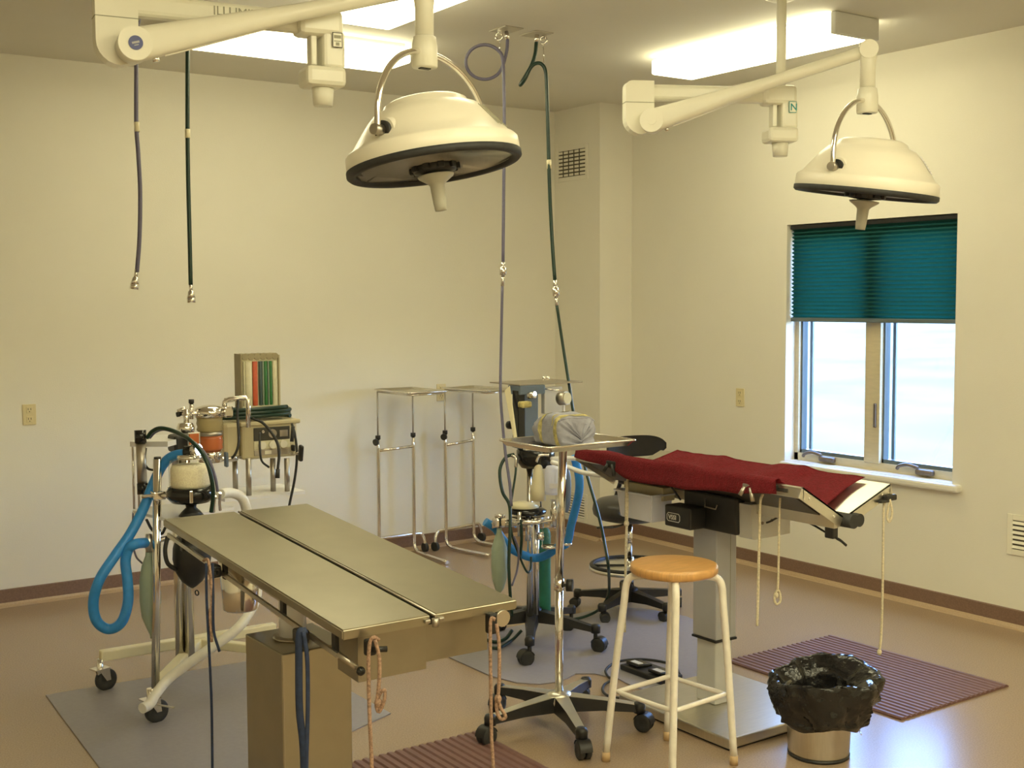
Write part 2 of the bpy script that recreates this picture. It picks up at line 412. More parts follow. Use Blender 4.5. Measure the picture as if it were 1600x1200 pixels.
ceiling_light(2.515, 2.828, 3.76, 5.035, 'glowing fluorescent ceiling light above the left surgical lamp head')

for fx0, nm in ((.6, 'left'), (2.0, 'middle'), (3.4, 'right')):  # added fill lights out of view, brightening the room from the front
    for fy0, row in ((1.0, 'before'), (-.85, 'above'), (-2.75, 'behind')):
        ceiling_light(fx0-.10, fx0+.41, fy0, fy0+1.27, 'added wide fill light %s the camera, %s of three, out of frame' % (row, nm))

# ================================================================== SURGICAL LAMPS
def surgical_lamp(hc, hub, block, elbow, disc, end, rollc, pitchc, label, side):
    hc, hub, block, elbow, disc, end = map(V, (hc, hub, block, elbow, disc, end))
    T = Thing('surgical_lamp', label, 'surgical lamp', (block.x, block.y, H), 'ceiling mounted surgical lamps')
    z = V((0, 0, 1)); fh = V((fw.x, fw.y, 0)).normalized(); rh = rt0
    # ceiling pole and joint block
    T.part('ceiling_flange', MB().lathe([(.13, 0), (.13, -.02), (.05, -.06), (.03, -.06)], (block.x, block.y, H-.001)), 'enamel')
    T.part('pole', MB().cyl((block.x, block.y, H-.03), (block.x, block.y, block.z+.02), .021), 'enamel')
    ad = elbow-block; ad.z = 0; ad.normalize(); an = V((-ad.y, ad.x, 0))
    R = Matrix((ad, an, z)).transposed()
    bl = MB(); bl.box(block+ad*.015, (.15, .10, .085), R, .018)
    bl.box(block-ad*.028+z*-.085, (.075, .09, .12), R, .012); bl.box(block+ad*.035-z*.085, (.02, .05, .1), R, .004)
    jb = T.part('joint_block', bl, 'enamel')
    T.part('joint_collar', MB().box(block+ad*.002-z*.172, (.135, .115, .065), R, .016), 'enamel', jb)
    T.part('joint_cap', MB().cyl(block-z*.2, block-z*.262, .037, .031), 'enamel', jb)
    # label sticker on the block, towards the camera
    nn = -an if an.dot(fh) > 0 else an
    sp = block-ad*.035-z*.055+nn*.0515
    Rs = Matrix((ad, nn, z)).transposed()
    st = T.part('label_sticker', MB().box(sp, (.034, .0012, .048), Rs), 'teal_ink' if side == 'R' else 'ink_dark', jb)
    T.part('label_face', MB().box(sp+nn*.0008, (.029, .0012, .043), Rs), 'enamel', jb)
    # reading direction seen from the camera
    rd = ad if ad.dot(rh) > 0 else -ad
    if side == 'R':
        text_part(T, 'label_letter', 'N', .042, sp-rd*.012-z*.014+nn*.0018, rd, z, 'teal_ink', jb, bold=.0006)
    else:
        T.part('label_lines', MB().box(sp+nn*.0016+z*.010, (.024, .0008, .010), Rs).box(sp+nn*.0016-z*.004, (.024, .0008, .003), Rs).box(sp+nn*.0016-z*.013, (.012, .0008, .010), Rs), 'ink_grey', jb)
    # horizontal arm
    L = (elbow-block).length
    arm = MB(); arm.box((block+elbow)/2+z*.0, (L-.04, .052, .070), R, .018, 3)
    ah = T.part('horizontal_arm', arm, 'enamel')
    if side == 'L':
        mid = elbow.lerp(block, .47)
        text_part(T, 'arm_lettering', 'ILLUMINA', .040, mid+nn*.0268-z*.008-rd*.02, rd, z, 'ink_grey', ah)
    # elbow: a rounded drop, seen from the side as a J
    e2 = V((elbow.x, elbow.y, 0)); ex = ad
    prof = []
    zb = disc.z-.052-elbow.z; zt = .047
    for a0, a1, cx_, cz_, rr in ((90, 0, .012, zt-.03, .03), (0, -90, -.0, zb+.07, .07)):
        for k in range(7):
            a = math.radians(a0+(a1-a0)*k/6); prof.append((cx_+rr*math.cos(a) + (.0 if rr > .05 else .028), cz_+rr*math.sin(a)))
    prof += [(-.055, zb+.015), (-.055, zt)]
    pl = [elbow+ex*(x-.0)+z*zz-an*.03 for x, zz in prof]
    el = T.part('elbow', MB().prism(pl, an*.06), 'enamel')
    T.part('elbow_seam', MB().box(elbow+ex*.006-z*.045, (.131, .0612, .003), R), 'ink_grey', el)
    # spring arm: disc end and tapered tube
    sa = (end-disc); sl_ = sa.length; sd = sa.normalized()
    sn = V((-sd.y, sd.x, 0)).normalized(); sn = sn if sn.dot(fh) < 0 else -sn
    d0 = disc
    m = MB(); m.cyl(d0-sn*.036, d0+sn*.040, .050, n=28)
    su = sn.cross(sd); su = su if su.z > 0 else -su
    Rm = Matrix((sd, sn, su)).transposed()
    # tapered body
    def body(u, v):
        a = 2*PI*u; t = v; hw = .050-(.050-.026)*min(1, t*1.8); wd = .036-(.036-.026)*min(1, t*1.8)
        p_ = 2.0+2*(1-min(1, t*1.8)); ca, sa_ = math.cos(a), math.sin(a)
        x = math.copysign(abs(ca)**(2/p_), ca)*wd; y = math.copysign(abs(sa_)**(2/p_), sa_)*hw
        return d0+sd*(t*sl_)+sn*x+su*y
    m.grid(body, 24, 22, True)
    m.cyl(end-sn*.036, end+sn*.040, .038, n=24)
    sp_ = T.part('spring_arm', m, 'enamel')
    T.part('pivot_cap', MB().cyl(d0+sn*.040, d0+sn*.043, .021 if side == 'L' else .02, n=24), 'blue_badge' if side == 'L' else 'enamel', sp_, 'round dark blue badge' if side == 'L' else None)
    if side == 'L':
        T.part('badge_mark', MB().box(d0+sn*.0435+su*.001, (.022, .0008, .006), Rm).box(d0+sn*.0435-su*.007, (.013, .0008, .003), Rm), 'grey_paint', sp_)
    T.part('tension_screw', MB().cyl(d0+sd*.05-su*.044, d0+sd*.05-su*.06, .010, n=12), 'chrome', sp_)
    T.part('under_rail', MB().bar(d0+sd*.08-su*.047, d0+sd*(sl_*.42)-su*.030, .010, .006), 'enamel', sp_)
    # drop neck and hub
    nk = T.part('drop_neck', MB().lathe([(.036, end.z+.03), (.037, end.z-.02), (.031, end.z-.07), (.031, hub.z+.03)], (hub.x, hub.y, 0), n=24), 'enamel')
    hb = T.part('yoke_hub', MB().lathe([(.03, .055), (.038, .05), (.043, .02), (.043, -.045), (.040, -.05), (.02, -.05)], hub, n=28), 'enamel')
    T.part('hub_plug', MB().box(hub-z*.051, (.04, .02, .006), None, .002), 'black', hb)
    # head axes
    D = .58
    hz = (z + rh*math.tan(rollc) + fh*math.tan(pitchc)).normalized()
    hx = (rh-hz*rh.dot(hz)).normalized(); hy = hz.cross(hx)
    M3 = Matrix((hx, hy, hz)).transposed()
    def hp(x, y, zz): return hc+M3 @ V((x, y, zz))
    def hl(prof, n=56):
        b_ = MB(); b_.lathe(prof, (0, 0, 0), n=n)
        for v in b_.bm.verts: v.co = hc+M3 @ v.co
        return b_
    sh = T.part('lamp_shell', hl([(.484*D, .012*D), (.499*D, .03*D), (.495*D, .105*D), (.482*D, .120*D), (.464*D, .126*D), (.405*D, .205*D), (.350*D, .275*D), (.305*D, .320*D), (.250*D, .342*D), (.238*D, .368*D), (.205*D, .386*D), (0, .390*D)]), 'enamel_head')
    T.part('rim_gasket', hl([(.452*D, .012*D), (.455*D, -.006*D), (.49*D, -.010*D), (.503*D, .002*D), (.503*D, .030*D), (.49*D, .034*D), (.452*D, .02*D), (.452*D, .012*D)]), 'rubber')
    T.part('front_lens', hl([(.46*D, .012*D), (.3*D, .022*D), (0, .028*D)]), 'lens_grey')
    co = MB(); co.lathe([(.0, .03*D), (.12*D, .03*D), (.13*D, .005*D), (.12*D, -.025*D), (.06*D, -.032*D), (.0, -.032*D)], n=28)
    for k in range(10):
        a = 2*PI*k/10; co.box((.135*D*math.cos(a), .135*D*math.sin(a), -.004*D), (.022*D, .04*D, .035*D), Matrix.Rotation(a, 3, 'Z'), .003)
    for v in co.bm.verts: v.co = hc+M3 @ v.co
    hbk = T.part('handle_boss', co, 'black')
    T.part('sterile_handle', hl([(.02*D, -.03*D), (.105*D, -.042*D), (.10*D, -.054*D), (.055*D, -.085*D), (.042*D, -.10*D), (.038*D, -.20*D), (.034*D, -.245*D), (.0, -.246*D)], 28), 'handle_grey')
    # cooling slots on the right flank
    for k in range(7):
        a = math.radians(-28+k*4.5)
        r0, z0 = .392*D, .222*D
        if side == 'L':
            sb = MB(); c_ = (r0*math.cos(a), r0*math.sin(a), z0); tx = V((-math.sin(a), math.cos(a), 0)); tn = V((math.cos(a)*.78, math.sin(a)*.78, .62)).normalized()
            sb.box((0, 0, 0), (.004, .10, .002)); Rk = Matrix((tx, tn.cross(tx), tn)).transposed()
            for v in sb.bm.verts: v.co = hc+M3 @ (Rk @ v.co+V(c_)*1.003)
            T.part('cooling_slot', sb, 'ink_grey', sh)
    if side == 'R':
        a = math.radians(-22); c_ = V((.378*D*math.cos(a), .378*D*math.sin(a), .240*D)); tx = V((-math.sin(a), math.cos(a), 0)); tn = V((math.cos(a)*.78, math.sin(a)*.78, .62)).normalized()
        sb = MB(); sb.box((0, 0, 0), (.055, .085, .002)); Rk = Matrix((tx, tn.cross(tx), tn)).transposed()
        for v in sb.bm.verts: v.co = hc+M3 @ (Rk @ v.co+c_*1.006)
        stk = T.part('warning_sticker', sb, 'sticker', sh, 'pale rectangular warning sticker')
        sb = MB()
        for q in (-.03, -.018, -.006, .006, .018): sb.box((.008, q, .0015), (.028, .004, .001))
        for v in sb.bm.verts: v.co = hc+M3 @ (Rk @ v.co+c_*1.006)
        T.part('sticker_print', sb, 'ink_grey', sh)
    # yoke
    pd = (rh*-.124+fh*-.17).normalized() if side == 'L' else (rh*-.141+fh*-.152).normalized()
    zp = .165*D; rp_ = .475*D
    pz = hc.z+zp
    pts = []
    for s_ in (1, -1):
        q = V((hc.x, hc.y, 0))+pd*rp_*s_
        arcp = []
        for k in range(9):
            a = PI/2*k/8; arcp.append(V((q.x, q.y, 0)).lerp(V((hub.x, hub.y, 0)), 1-math.cos(a))+z*(pz+.05+(hub.z-.0-pz-.05)*math.sin(a)))
        arcp = [q+z*(pz-.005)]+arcp
        pts += arcp if s_ == 1 else arcp[::-1][1:]
    yk = T.part('yoke', MB().tube(pts, .0105, 12, True, 3), 'chrome')
    for s_ in (1, -1):
        q = V((hc.x, hc.y, pz))+pd*rp_*s_; i_ = V((hc.x, hc.y, pz))+pd*(rp_-.12)*s_
        T.part('pivot_boss', MB().cyl(i_, q-pd*s_*.03, .055, .040, 24), 'enamel_head', sh)
        T.part('pivot_washer', MB().cyl(q-pd*s_*.034, q-pd*s_*.018, .031, n=24), 'black', yk)
        T.part('pivot_pin', MB().cyl(q-pd*s_*.022, q+pd*s_*.02, .017, n=20), 'steel_dark', yk)
surgical_lamp((2.106, 3.457, 2.128), (2.097, 3.500, 2.509), (1.802, 3.658, 2.592), (1.165, 3.748, 2.592), (1.185, 3.665, 2.457), (2.097, 3.500, 2.722),
    math.radians(-8.4), math.radians(3.5), 'large cream surgical lamp on left, over the split steel table', 'L')
surgical_lamp((4.084, 3.297, 2.118), (4.108, 3.313, 2.505), (4.045, 3.73, 2.578), (3.473, 4.005, 2.578), (3.485, 3.94, 2.45), (4.108, 3.313, 2.711),
    math.radians(6.3), math.radians(-4.6), 'cream surgical lamp on right, hanging in front of window', 'R')

# ================================================================== CASTERS
def caster(T, x, y, r, ztop, swivel=0, m='black', wm='rubber', twin=True, wd=.05):
    d = V((math.cos(swivel), math.sin(swivel), 0)); n = V((-d.y, d.x, 0)); c = V((x, y, r)); top = c-d*r*.55
    b = MB(); b.cyl((top.x, top.y, r), (top.x, top.y, ztop), r*.28, n=12)
    if twin:
        # hood over the twin wheels
        def hood(u, v):
            a = math.radians(15)+u*math.radians(165); return c+d*(-math.cos(a)*r*1.06)+V((0, 0, 1))*(math.sin(a)*r*1.06)+n*(v-.5)*wd*.96
        b.grid(hood, 10, 2)
    else:
        for s_ in (-1, 1): b.prism([c+n*s_*wd*.62-d*r*.95+V((0, 0, r*1.1)), c+n*s_*wd*.62+d*r*.1+V((0, 0, r*1.1)), c+n*s_*wd*.62+d*r*.22, c+n*s_*wd*.62-d*r*.22], n*.003)
        b.box(top+V((0, 0, r*1.12)), (r*1.5, wd*1.4, .006), Matrix((d, n, V((0, 0, 1)))).transposed())
    q = T.part('caster', b, m)
    wb = MB(); k = wd/2
    for s_ in ((-1, 1) if twin else (0,)):
        o_ = n*s_*wd*.27; h_ = wd*.2 if twin else wd*.42
        wb.lathe([(r*.3, -h_*.8), (r*.55, -h_), (r*.92, -h_), (r, -h_*.6), (r, h_*.6), (r*.92, h_), (r*.55, h_), (r*.3, h_*.8)], c+o_, n, 24)
    T.part('wheel', wb, wm, q)
def star_base(T, c, R, a0, zc, m_top, m_side, rc=.027, arm_h=.035, wd0=.06, swiv=None, drop=.02):
    c = V(c); z = V((0, 0, 1))
    hb = MB(); hb.lathe([(.0, zc-.05), (.048, zc-.05), (.055, zc-.01), (.045, zc+.02), (.02, zc+.026), (0, zc+.026)], (c.x, c.y, 0), n=24)
    T.part('base_hub', hb, m_top)
    for k in range(5):
        a = math.radians(a0+72*k); d = V((math.cos(a), math.sin(a), 0)); n = V((-d.y, d.x, 0))
        ze = zc-drop
        p0 = c+d*.03; p1 = c+d*R
        sec = [(0.03, .035, zc+.012, zc-.048), (R*.55, .024, (zc+ze)/2+.010, (zc+ze)/2-.03), (R-.02, .020, ze+.006, ze-.022), (R+.012, .018, ze+.002, ze-.02)]
        vs = []
        for t, w_, zt, zb in sec: vs += [V((c.x, c.y, 0))+d*t+n*w_+z*zb, V((c.x, c.y, 0))+d*t-n*w_+z*zb, V((c.x, c.y, 0))+d*t-n*w_*.8+z*zt, V((c.x, c.y, 0))+d*t+n*w_*.8+z*zt]
        fs = [(0, 1, 2, 3), (12, 13, 14, 15)]
        for i in range(3):
            for j in range(4): fs.append((i*4+j, i*4+(j+1) % 4, i*4+4+(j+1) % 4, i*4+4+j))
        b = MB(); b._faces(vs, fs)
        ar = T.part('base_arm', b, m_side)
        if m_top != m_side:
            q = []
            for t, w_, zt, zb in sec[:3]: q += [V((c.x, c.y, 0))+d*t+n*w_*.82+z*(zt+.0006), V((c.x, c.y, 0))+d*t-n*w_*.82+z*(zt+.0006)]
            b = MB(); b._faces(q+[v+z*.002 for v in q], [(0, 1, 3, 2), (2, 3, 5, 4), (6, 7, 9, 8), (8, 9, 11, 10), (0, 2, 8, 6), (1, 3, 9, 7), (2, 4, 10, 8), (3, 5, 11, 9), (0, 1, 7, 6), (4, 5, 11, 10)])
            T.part('arm_cover', b, m_top, ar)
        T.part('arm_cap', MB().lathe([(.012, ze-.03), (.023, ze-.028), (.024, ze+.0), (.018, ze+.012), (0, ze+.014)], (c.x+d.x*R, c.y+d.y*R, 0), n=16), 'black', ar)
        sw = swiv[k] if swiv else a+2.2+k
        dd = V((math.cos(sw), math.sin(sw), 0))
        caster(T, c.x+d.x*R+dd.x*rc*.55, c.y+d.y*R+dd.y*rc*.55, rc, ze-.02, sw, wd=.05)

# ================================================================== LEFT OPERATING TABLE
TX0, TX1, TY0, TY1 = 1.42, 1.98, 2.815, 4.205
SL = (.922-.83)/(TY1-TY0)
def tl(x, y, dz=0): return V((x, y, .83+(y-TY0)*SL+dz))
T = Thing('operating_table', 'stainless split-top operating table on square steel pillar, left foreground', 'operating table', (1.56, 3.39, 0))
def slab(x0, x1, y0, y1, d0, d1, b=None):
    b = b or MB(); P = [tl(x, y, d) for d in (d0, d1) for x, y in ((x0, y0), (x1, y0), (x1, y1), (x0, y1))]
    b._faces(P, [(0, 1, 2, 3), (4, 5, 6, 7), (0, 1, 5, 4), (1, 2, 6, 5), (2, 3, 7, 6), (3, 0, 4, 7)])
    return b
for xa, xb in ((TX0, 1.688), (1.706, TX1)):
    pn = T.part('top_panel', (lambda b: (bmesh.ops.bevel(b.bm, geom=list(b.bm.edges), offset=.004, segments=3, affect='EDGES'), b)[1])(slab(xa, xb, TY0, TY1, -.028, 0)), 'steel_soft')
T.part('drain_channel', slab(1.686, 1.708, TY0+.01, TY1-.005, -.03, -.014), 'black')
T.part('channel_rod', MB().cyl(tl(1.704, TY0-.004, -.004), tl(1.704, TY1, -.004), .004, n=8), 'steel_dark')
hk = MB(); hk.cyl(tl(1.697, TY0-.012, -.008), tl(1.697, TY0-.012, -.03), .010, n=12)
for s_ in (-1, 1): hk.box(tl(1.697+s_*.022, TY0-.006, -.014), (.018, .012, .012), None, .004)
T.part('hinge_knob', hk, 'steel_dark')
# drip pan and under frame
pan = MB(); P = []
for z_, ins in ((-.028, 0), (-.108, .012)):
    for x, y in ((1.505+ins, TY0+.07), (1.90-ins, TY0+.07), (1.90-ins, TY1-.25), (1.505+ins, TY1-.25)): P.append(tl(x, y, z_))
pan._faces(P, [(0, 1, 2, 3), (4, 5, 6, 7), (0, 1, 5, 4), (1, 2, 6, 5), (2, 3, 7, 6), (3, 0, 4, 7)])
T.part('drip_pan', slab(1.485, 1.697, TY0+.04, TY0+.16, -.165, -.028), 'steel_pan')
T.part('end_bracket', slab(1.70, 1.925, TY0+.075, TY0+.14, -.16, -.028), 'steel_pan')
T.part('under_frame', slab(1.60, 1.82, TY0+.16, TY1-.2, -.09, -.028), 'steel_dark')
rail = MB(); rail.bar(tl(TX0+.012, TY0+.05, -.085), tl(TX0+.012, TY1-.015, -.055), .008, .014)
sr = T.part('side_rail', rail, 'steel')
for f_ in (.06, .30, .62, .9):
    y_ = TY0+f_*(TY1-TY0); T.part('rail_post', MB().box(tl(TX0+.02, y_, -.05), (.012, .024, .07), None, .002), 'black', sr)
rail = MB(); rail.bar(tl(TX1-.012, TY0+.05, -.085), tl(TX1-.012, TY1-.015, -.055), .008, .014)
T.part('side_rail', rail, 'steel')
T.part('rail_lever', MB().cyl(tl(TX0+.012, TY0+.055, -.08), tl(TX0+.05, TY0+.02, -.115), .008, n=10), 'steel_dark')
T.part('lever_ball', MB().ball(tl(TX0+.057, TY0+.01, -.122), .0125), 'black_gloss')
T.part('rope_cleat', MB().box(tl(1.497, TY0-.006, -.055), (.03, .024, .045), None, .006).cyl(tl(1.49, TY0-.015, -.058), tl(1.535, TY0-.03, -.06), .008, n=10), 'black', None, 'black rope cleat')
T.part('rope_cleat', MB().box(tl(1.885, TY0-.006, -.052), (.026, .03, .06), None, .006), 'black', None, 'black rope cleat')
T.part('cleat_plate', MB().cyl(tl(1.925, TY0-.0, -.045), tl(1.925, TY0-.008, -.045), .024, n=20), 'steel')
T.part('strap_cleat', MB().box(tl(TX0-.005, 3.06, -.085), (.035, .05, .04), None, .008).cyl(tl(TX0-.01, 3.04, -.09), tl(TX0-.02, 2.99, -.105), .007, n=8), 'black')
T.part('strap_cleat', MB().box(tl(TX0-.005, 3.70, -.06), (.03, .05, .04), None, .008).cyl(tl(TX0-.01, 3.68, -.06), tl(TX0-.03, 3.64, -.06), .007, n=8), 'black')
# pillar
px0, px1, py0, py1, pz = 1.440, 1.668, 3.25, 3.522, .658
pb = MB().box2((px0, py0, .0), (px1, py1, pz), .004)
T.part('pillar', pb, 'steel_soft')
T.part('pillar_seam', MB().box2((px0+.004, py0-.0012, .02), (px0+.006, py0+.002, pz-.02)), 'steel_dark')
cyc = (1.545, 3.40)
T.part('lift_column', MB().cyl((*cyc, pz), (*cyc, .80), .042, n=28), 'white_plastic')
T.part('column_collar', MB().lathe([(.0, pz), (.062, pz), (.062, pz+.006), (.045, pz+.008)], (*cyc, 0), n=28), 'steel_dark')
T.part('top_mount', slab(1.48, 1.76, 3.30, 3.62, -.075, -.03), 'steel')
# drain bucket hanging under the far end
T = Thing('drain_bucket', 'small stainless bucket hanging under far end of split-top table', 'bucket', (1.632, 4.03, .60))
T.part('bucket_body', MB().lathe([(.0, .60), (.056, .60), (.060, .605), (.074, .785), (.071, .785), (.058, .61), (0, .608)], (1.632, 4.03, 0), n=36), 'chrome')
T.part('rim', MB().torus((1.632, 4.03, .786), .075, .004), 'chrome')
T.part('hanger', MB().tube([(1.56, 4.03, .775), (1.575, 4.03, .83), (1.632, 4.03, .85), (1.69, 4.03, .83), (1.704, 4.03, .775)], .003, 8), 'steel_dark')
# ropes and straps on the left table
def rope(name, label, strands, r, m, cat='rope', group=None, flat=None, loops=(), knots=()):
    T = Thing(name, label, cat, strands[0][0], group)
    for s_ in strands: T.part('strand', MB().tube(s_, r, 8, True, 5, flat=flat), m)
    for l_ in loops: T.part('loop', MB().tube(l_, r, 8, True, 5, closed=True, flat=flat), m)
    for k_ in knots: T.part('knot', MB().ball(k_, r*2.0, (1, 1, 1.3), 10), m)
d1 = 3.18
rope('strap', 'dark blue flat strap hanging from table side beside steel pillar', [
    [at(478, 985, d1), at(468, 990, d1-.02), at(467, 1040, d1-.02), at(468, 1110, d1-.02), at(474, 1170, d1-.02), at(476, 1260, d1-.02)],
    [at(474, 986, d1-.02), at(480, 1030, d1-.015), at(481, 1100, d1-.015), at(479, 1180, d1-.015), at(477, 1260, d1-.015)]], .010, 'strap_blue', 'strap', 'restraint straps and ropes', .5)
d1 = 3.72
rope('strap', 'thin dark blue cord hanging near far left corner of split-top table', [
    [at(322, 880, d1), at(323, 940, d1-.02), at(326, 1000, d1-.02), at(329, 1060, d1-.02), at(331, 1120, d1-.02), at(332, 1230, d1-.02)],
    [at(332, 880, d1), at(333, 930, d1-.02), at(334, 985, d1-.02), at(343, 1018, d1-.02)]], .006, 'strap_blue', 'strap', 'restraint straps and ropes', .6)
rope('tie_rope', 'short tan rope looped with dark blue cord on table side', [
    [at(318, 876, d1+.01), at(325, 875, d1-.02), at(329, 900, d1-.02), at(331, 940, d1-.02), at(328, 960, d1-.02), at(331, 1003, d1-.02)]], .0045, 'rope_pink', 'rope', 'restraint straps and ropes')
rc = tl(1.497, TY0-.03, -.05); dd = (rc-EYE).dot(fw)
rope('tie_rope', 'pinkish braided rope hanging from left cleat at near table end', [
    [at(592, 1000, dd), at(583, 996, dd-.01), at(577, 1010, dd-.01), at(576, 1060, dd-.01), at(578, 1130, dd-.01), at(581, 1200, dd-.01), at(581, 1290, dd-.01)],
    [at(586, 1000, dd-.01), at(593, 1030, dd-.01), at(592, 1070, dd-.01), at(588, 1105, dd-.01)]], .0052, 'rope_pink', 'rope', 'restraint straps and ropes',
    loops=[[at(588, 1100, dd-.01), at(593, 1085, dd-.012), at(601, 1078, dd-.015), at(600, 1095, dd-.015), at(592, 1112, dd-.01)]], knots=[at(591, 1098, dd-.01)])
rc = tl(1.885, TY0-.03, -.05); dd = (rc-EYE).dot(fw)
rope('tie_rope', 'pinkish braided rope hanging from right cleat at near table end', [
    [at(774, 968, dd-.02), at(767, 968, dd-.02), at(766, 1000, dd-.02), at(767, 1080, dd-.02), at(768, 1150, dd-.02), at(771, 1205, dd-.02), at(771, 1290, dd-.02)],
    [at(776, 975, dd-.02), at(780, 1010, dd-.02), at(780, 1060, dd-.02), at(778, 1090, dd-.02)]], .0052, 'rope_pink', 'rope', 'restraint straps and ropes',
    loops=[[at(777, 1090, dd-.02), at(782, 1105, dd-.022), at(790, 1120, dd-.02), at(782, 1123, dd-.02), at(776, 1108, dd-.02)]], knots=[at(778, 1092, dd-.02)])

# ================================================================== RIGHT OPERATING TABLE (V-top)
QY0, QY1 = 2.86, 4.13
A, HG, Bq = V((3.235, 0, 1.035)), V((3.455, 0, .908)), V((3.712, 0, 1.004))
T = Thing('operating_table', 'V-top operating table with grey column, red towel, in front of window', 'operating table', (3.47, 3.52, 0))
bp = MB().box2((3.195, 3.17, .008), (3.80, 3.81, .048), .006)
T.part('base_plate', bp, 'steel')
T.part('base_foot', MB().box2((3.205, 3.18, 0), (3.79, 3.80, .012)), 'black')
T.part('lower_column', MB().box2((3.423, 3.475, .048), (3.515, 3.585, .36), .006), 'grey_light')
T.part('column_seal', MB().box2((3.411, 3.462, .308), (3.531, 3.603, .318), .002), 'black')
T.part('upper_column', MB().box2((3.414, 3.465, .318), (3.528, 3.60, .80), .005), 'grey_paint')
T.part('column_groove', MB().box2((3.492, 3.4635, .33), (3.4935, 3.4655, .79)), 'ink_grey')
def panel_pts(a, b_, th):
    d = (b_-a); n = V((-d.z, 0, d.x)).normalized()
    if n.z < 0: n = -n
    return n*th
def v_panel(a, h, name):
    n = panel_pts(a, h, .006); lip = .042
    b = MB()
    def P(p, y): return V((p.x, y, p.z))
    b.prism([P(a, QY0), P(h, QY0), P(h-n, QY0), P(a-n, QY0)], (0, QY1-QY0, 0))
    q = T.part(name, b, 'alu')
    # turned-down lips: outer edge and both ends
    dn = panel_pts(a, h, 1)*-lip; dv_ = V((0, 0, -lip))
    T.part('edge_lip', MB().prism([P(a, QY0), P(a.lerp(h, .015), QY0), P(a.lerp(h, .015)+dv_, QY0), P(a+dv_, QY0)], (0, QY1-QY0, 0)), 'alu', q)
    for y0 in (QY0, QY1-.004):
        T.part('end_lip', MB().prism([P(a, y0), P(h, y0), P(h+dn, y0), P(a+dn, y0)], (0, .004, 0)), 'alu', q)
    for f_ in (.2, .8):
        c_ = P(a.lerp(h, f_)+dn*.5, QY0); T.part('rivet', MB().cyl(c_+V((0, .001, 0)), c_-V((0, .003, 0)), .005, n=10), 'chrome', q)
    return q
qn = v_panel(A, HG+V((-.004, 0, 0)), 'near_panel'); v_panel(Bq, HG+V((.004, 0, 0)), 'far_panel')
un = panel_pts(A, HG, 1)*-.008
T.part('shaded_underside_pad', MB().prism([V((p_.x, QY0+.07, p_.z))+o_ for p_, o_ in ((A.lerp(HG, .03), un), (A.lerp(HG, .93), un), (A.lerp(HG, .93), un*3.2), (A.lerp(HG, .03), un*3.2))], (0, QY1-QY0-.075, 0)), 'vinyl_black', qn, 'dark underside pad with painted shade')  # dark pad colour also carries the shade under the near panel
T.part('hinge_pad', MB().cyl((3.468, QY0-.035, .893), (3.468, QY0+.05, .893), .026, n=20).cyl((3.505, QY0-.03, .893), (3.505, QY0+.05, .893), .024, n=20), 'rubber')
fr = MB(); fr.box2((3.405, QY0+.004, .868), (3.425, QY1-.12, .918), .002)
T.part('frame_rail', fr, 'alu')
T.part('frame_rail', MB().box2((3.50, QY0+.02, .862), (3.52, QY1-.12, .905), .002), 'alu')
T.part('hinge_tube', MB().cyl((3.455, QY0, .888), (3.455, QY1-.02, .888), .014, n=16), 'black')
sbx = MB(); sbx.box2((3.335, 3.695, .862), (3.40, 3.945, .918), .003)
T.part('bin_bracket', sbx, 'beige_box')
mb_ = MB().box2((3.36, 3.304, .778), (3.56, 3.60, .925), .008)
T.part('motor_housing', mb_, 'black')
T.part('motor_latch', MB().tube([(3.357, 3.47, .90), (3.354, 3.47, .87), (3.354, 3.41, .868), (3.357, 3.405, .885)], .003, 8, False), 'steel_dark')
T.part('support_yoke', MB().box2((3.37, 3.33, .90), (3.55, 3.37, .965), .004), 'black'); T.part('support_yoke', MB().box2((3.37, 3.56, .90), (3.55, 3.60, .965), .004), 'black')
cb = T.part('control_box', MB().box2((3.275, 3.47, .782), (3.36, 3.62, .868), .006), 'black')
T.part('label_frame', MB().tube([(3.2745, 3.597, .838), (3.2745, 3.537, .838), (3.2745, 3.53, .83), (3.2745, 3.53, .812), (3.2745, 3.537, .805), (3.2745, 3.597, .805), (3.2745, 3.604, .812), (3.2745, 3.604, .83)], .0016, 6, False, closed=True), 'grey_light', cb)
text_part(T, 'label_text', 'VSSI', .026, (3.2742, 3.596, .813), (0, -1, 0), (0, 0, 1), 'grey_light', cb, bold=.0004)
T.part('gear_housing', MB().prism([(3.375, 3.24, .905), (3.38, 3.24, .775), (3.395, 3.24, .768), (3.592, 3.24, .772), (3.592, 3.24, .905)], (0, .075, 0)), 'grey_light')
for x_, z_ in ((3.435, .83), (3.487, .835)): T.part('housing_screw', MB().cyl((x_, 3.241, z_), (x_, 3.236, z_), .006, n=10), 'bronze')
T.part('power_cable', MB().tube([(3.345, 3.60, .88), (3.33, 3.64, .93), (3.33, 3.66, .94), (3.36, 3.62, .945), (3.40, 3.55, .93)], .004, 8), 'black')
dk = (V((3.40, 3.1, .85))-EYE).dot(fw)
T.part('release_cable', MB().tube([at(1184, 816, 4.72), at(1200, 816, 4.68), at(1222, 806, 4.62), at(1244, 808, 4.56), at(1270, 820, 4.50), at(1292, 833, 4.47)], .004, 8), 'black')
ld = (V((3.435, 2.885, .85))-EYE).dot(fw); lv = MB(); lv.box(at(1299, 828, ld), (.03, .04, .06), None, .005)
lv.tube([at(1300, 832, ld), at(1306, 840, ld-.01), at(1314, 845, ld-.03), at(1322, 852, ld-.05)], .007, 8, flat=.7)
T.part('release_lever', lv, 'black')
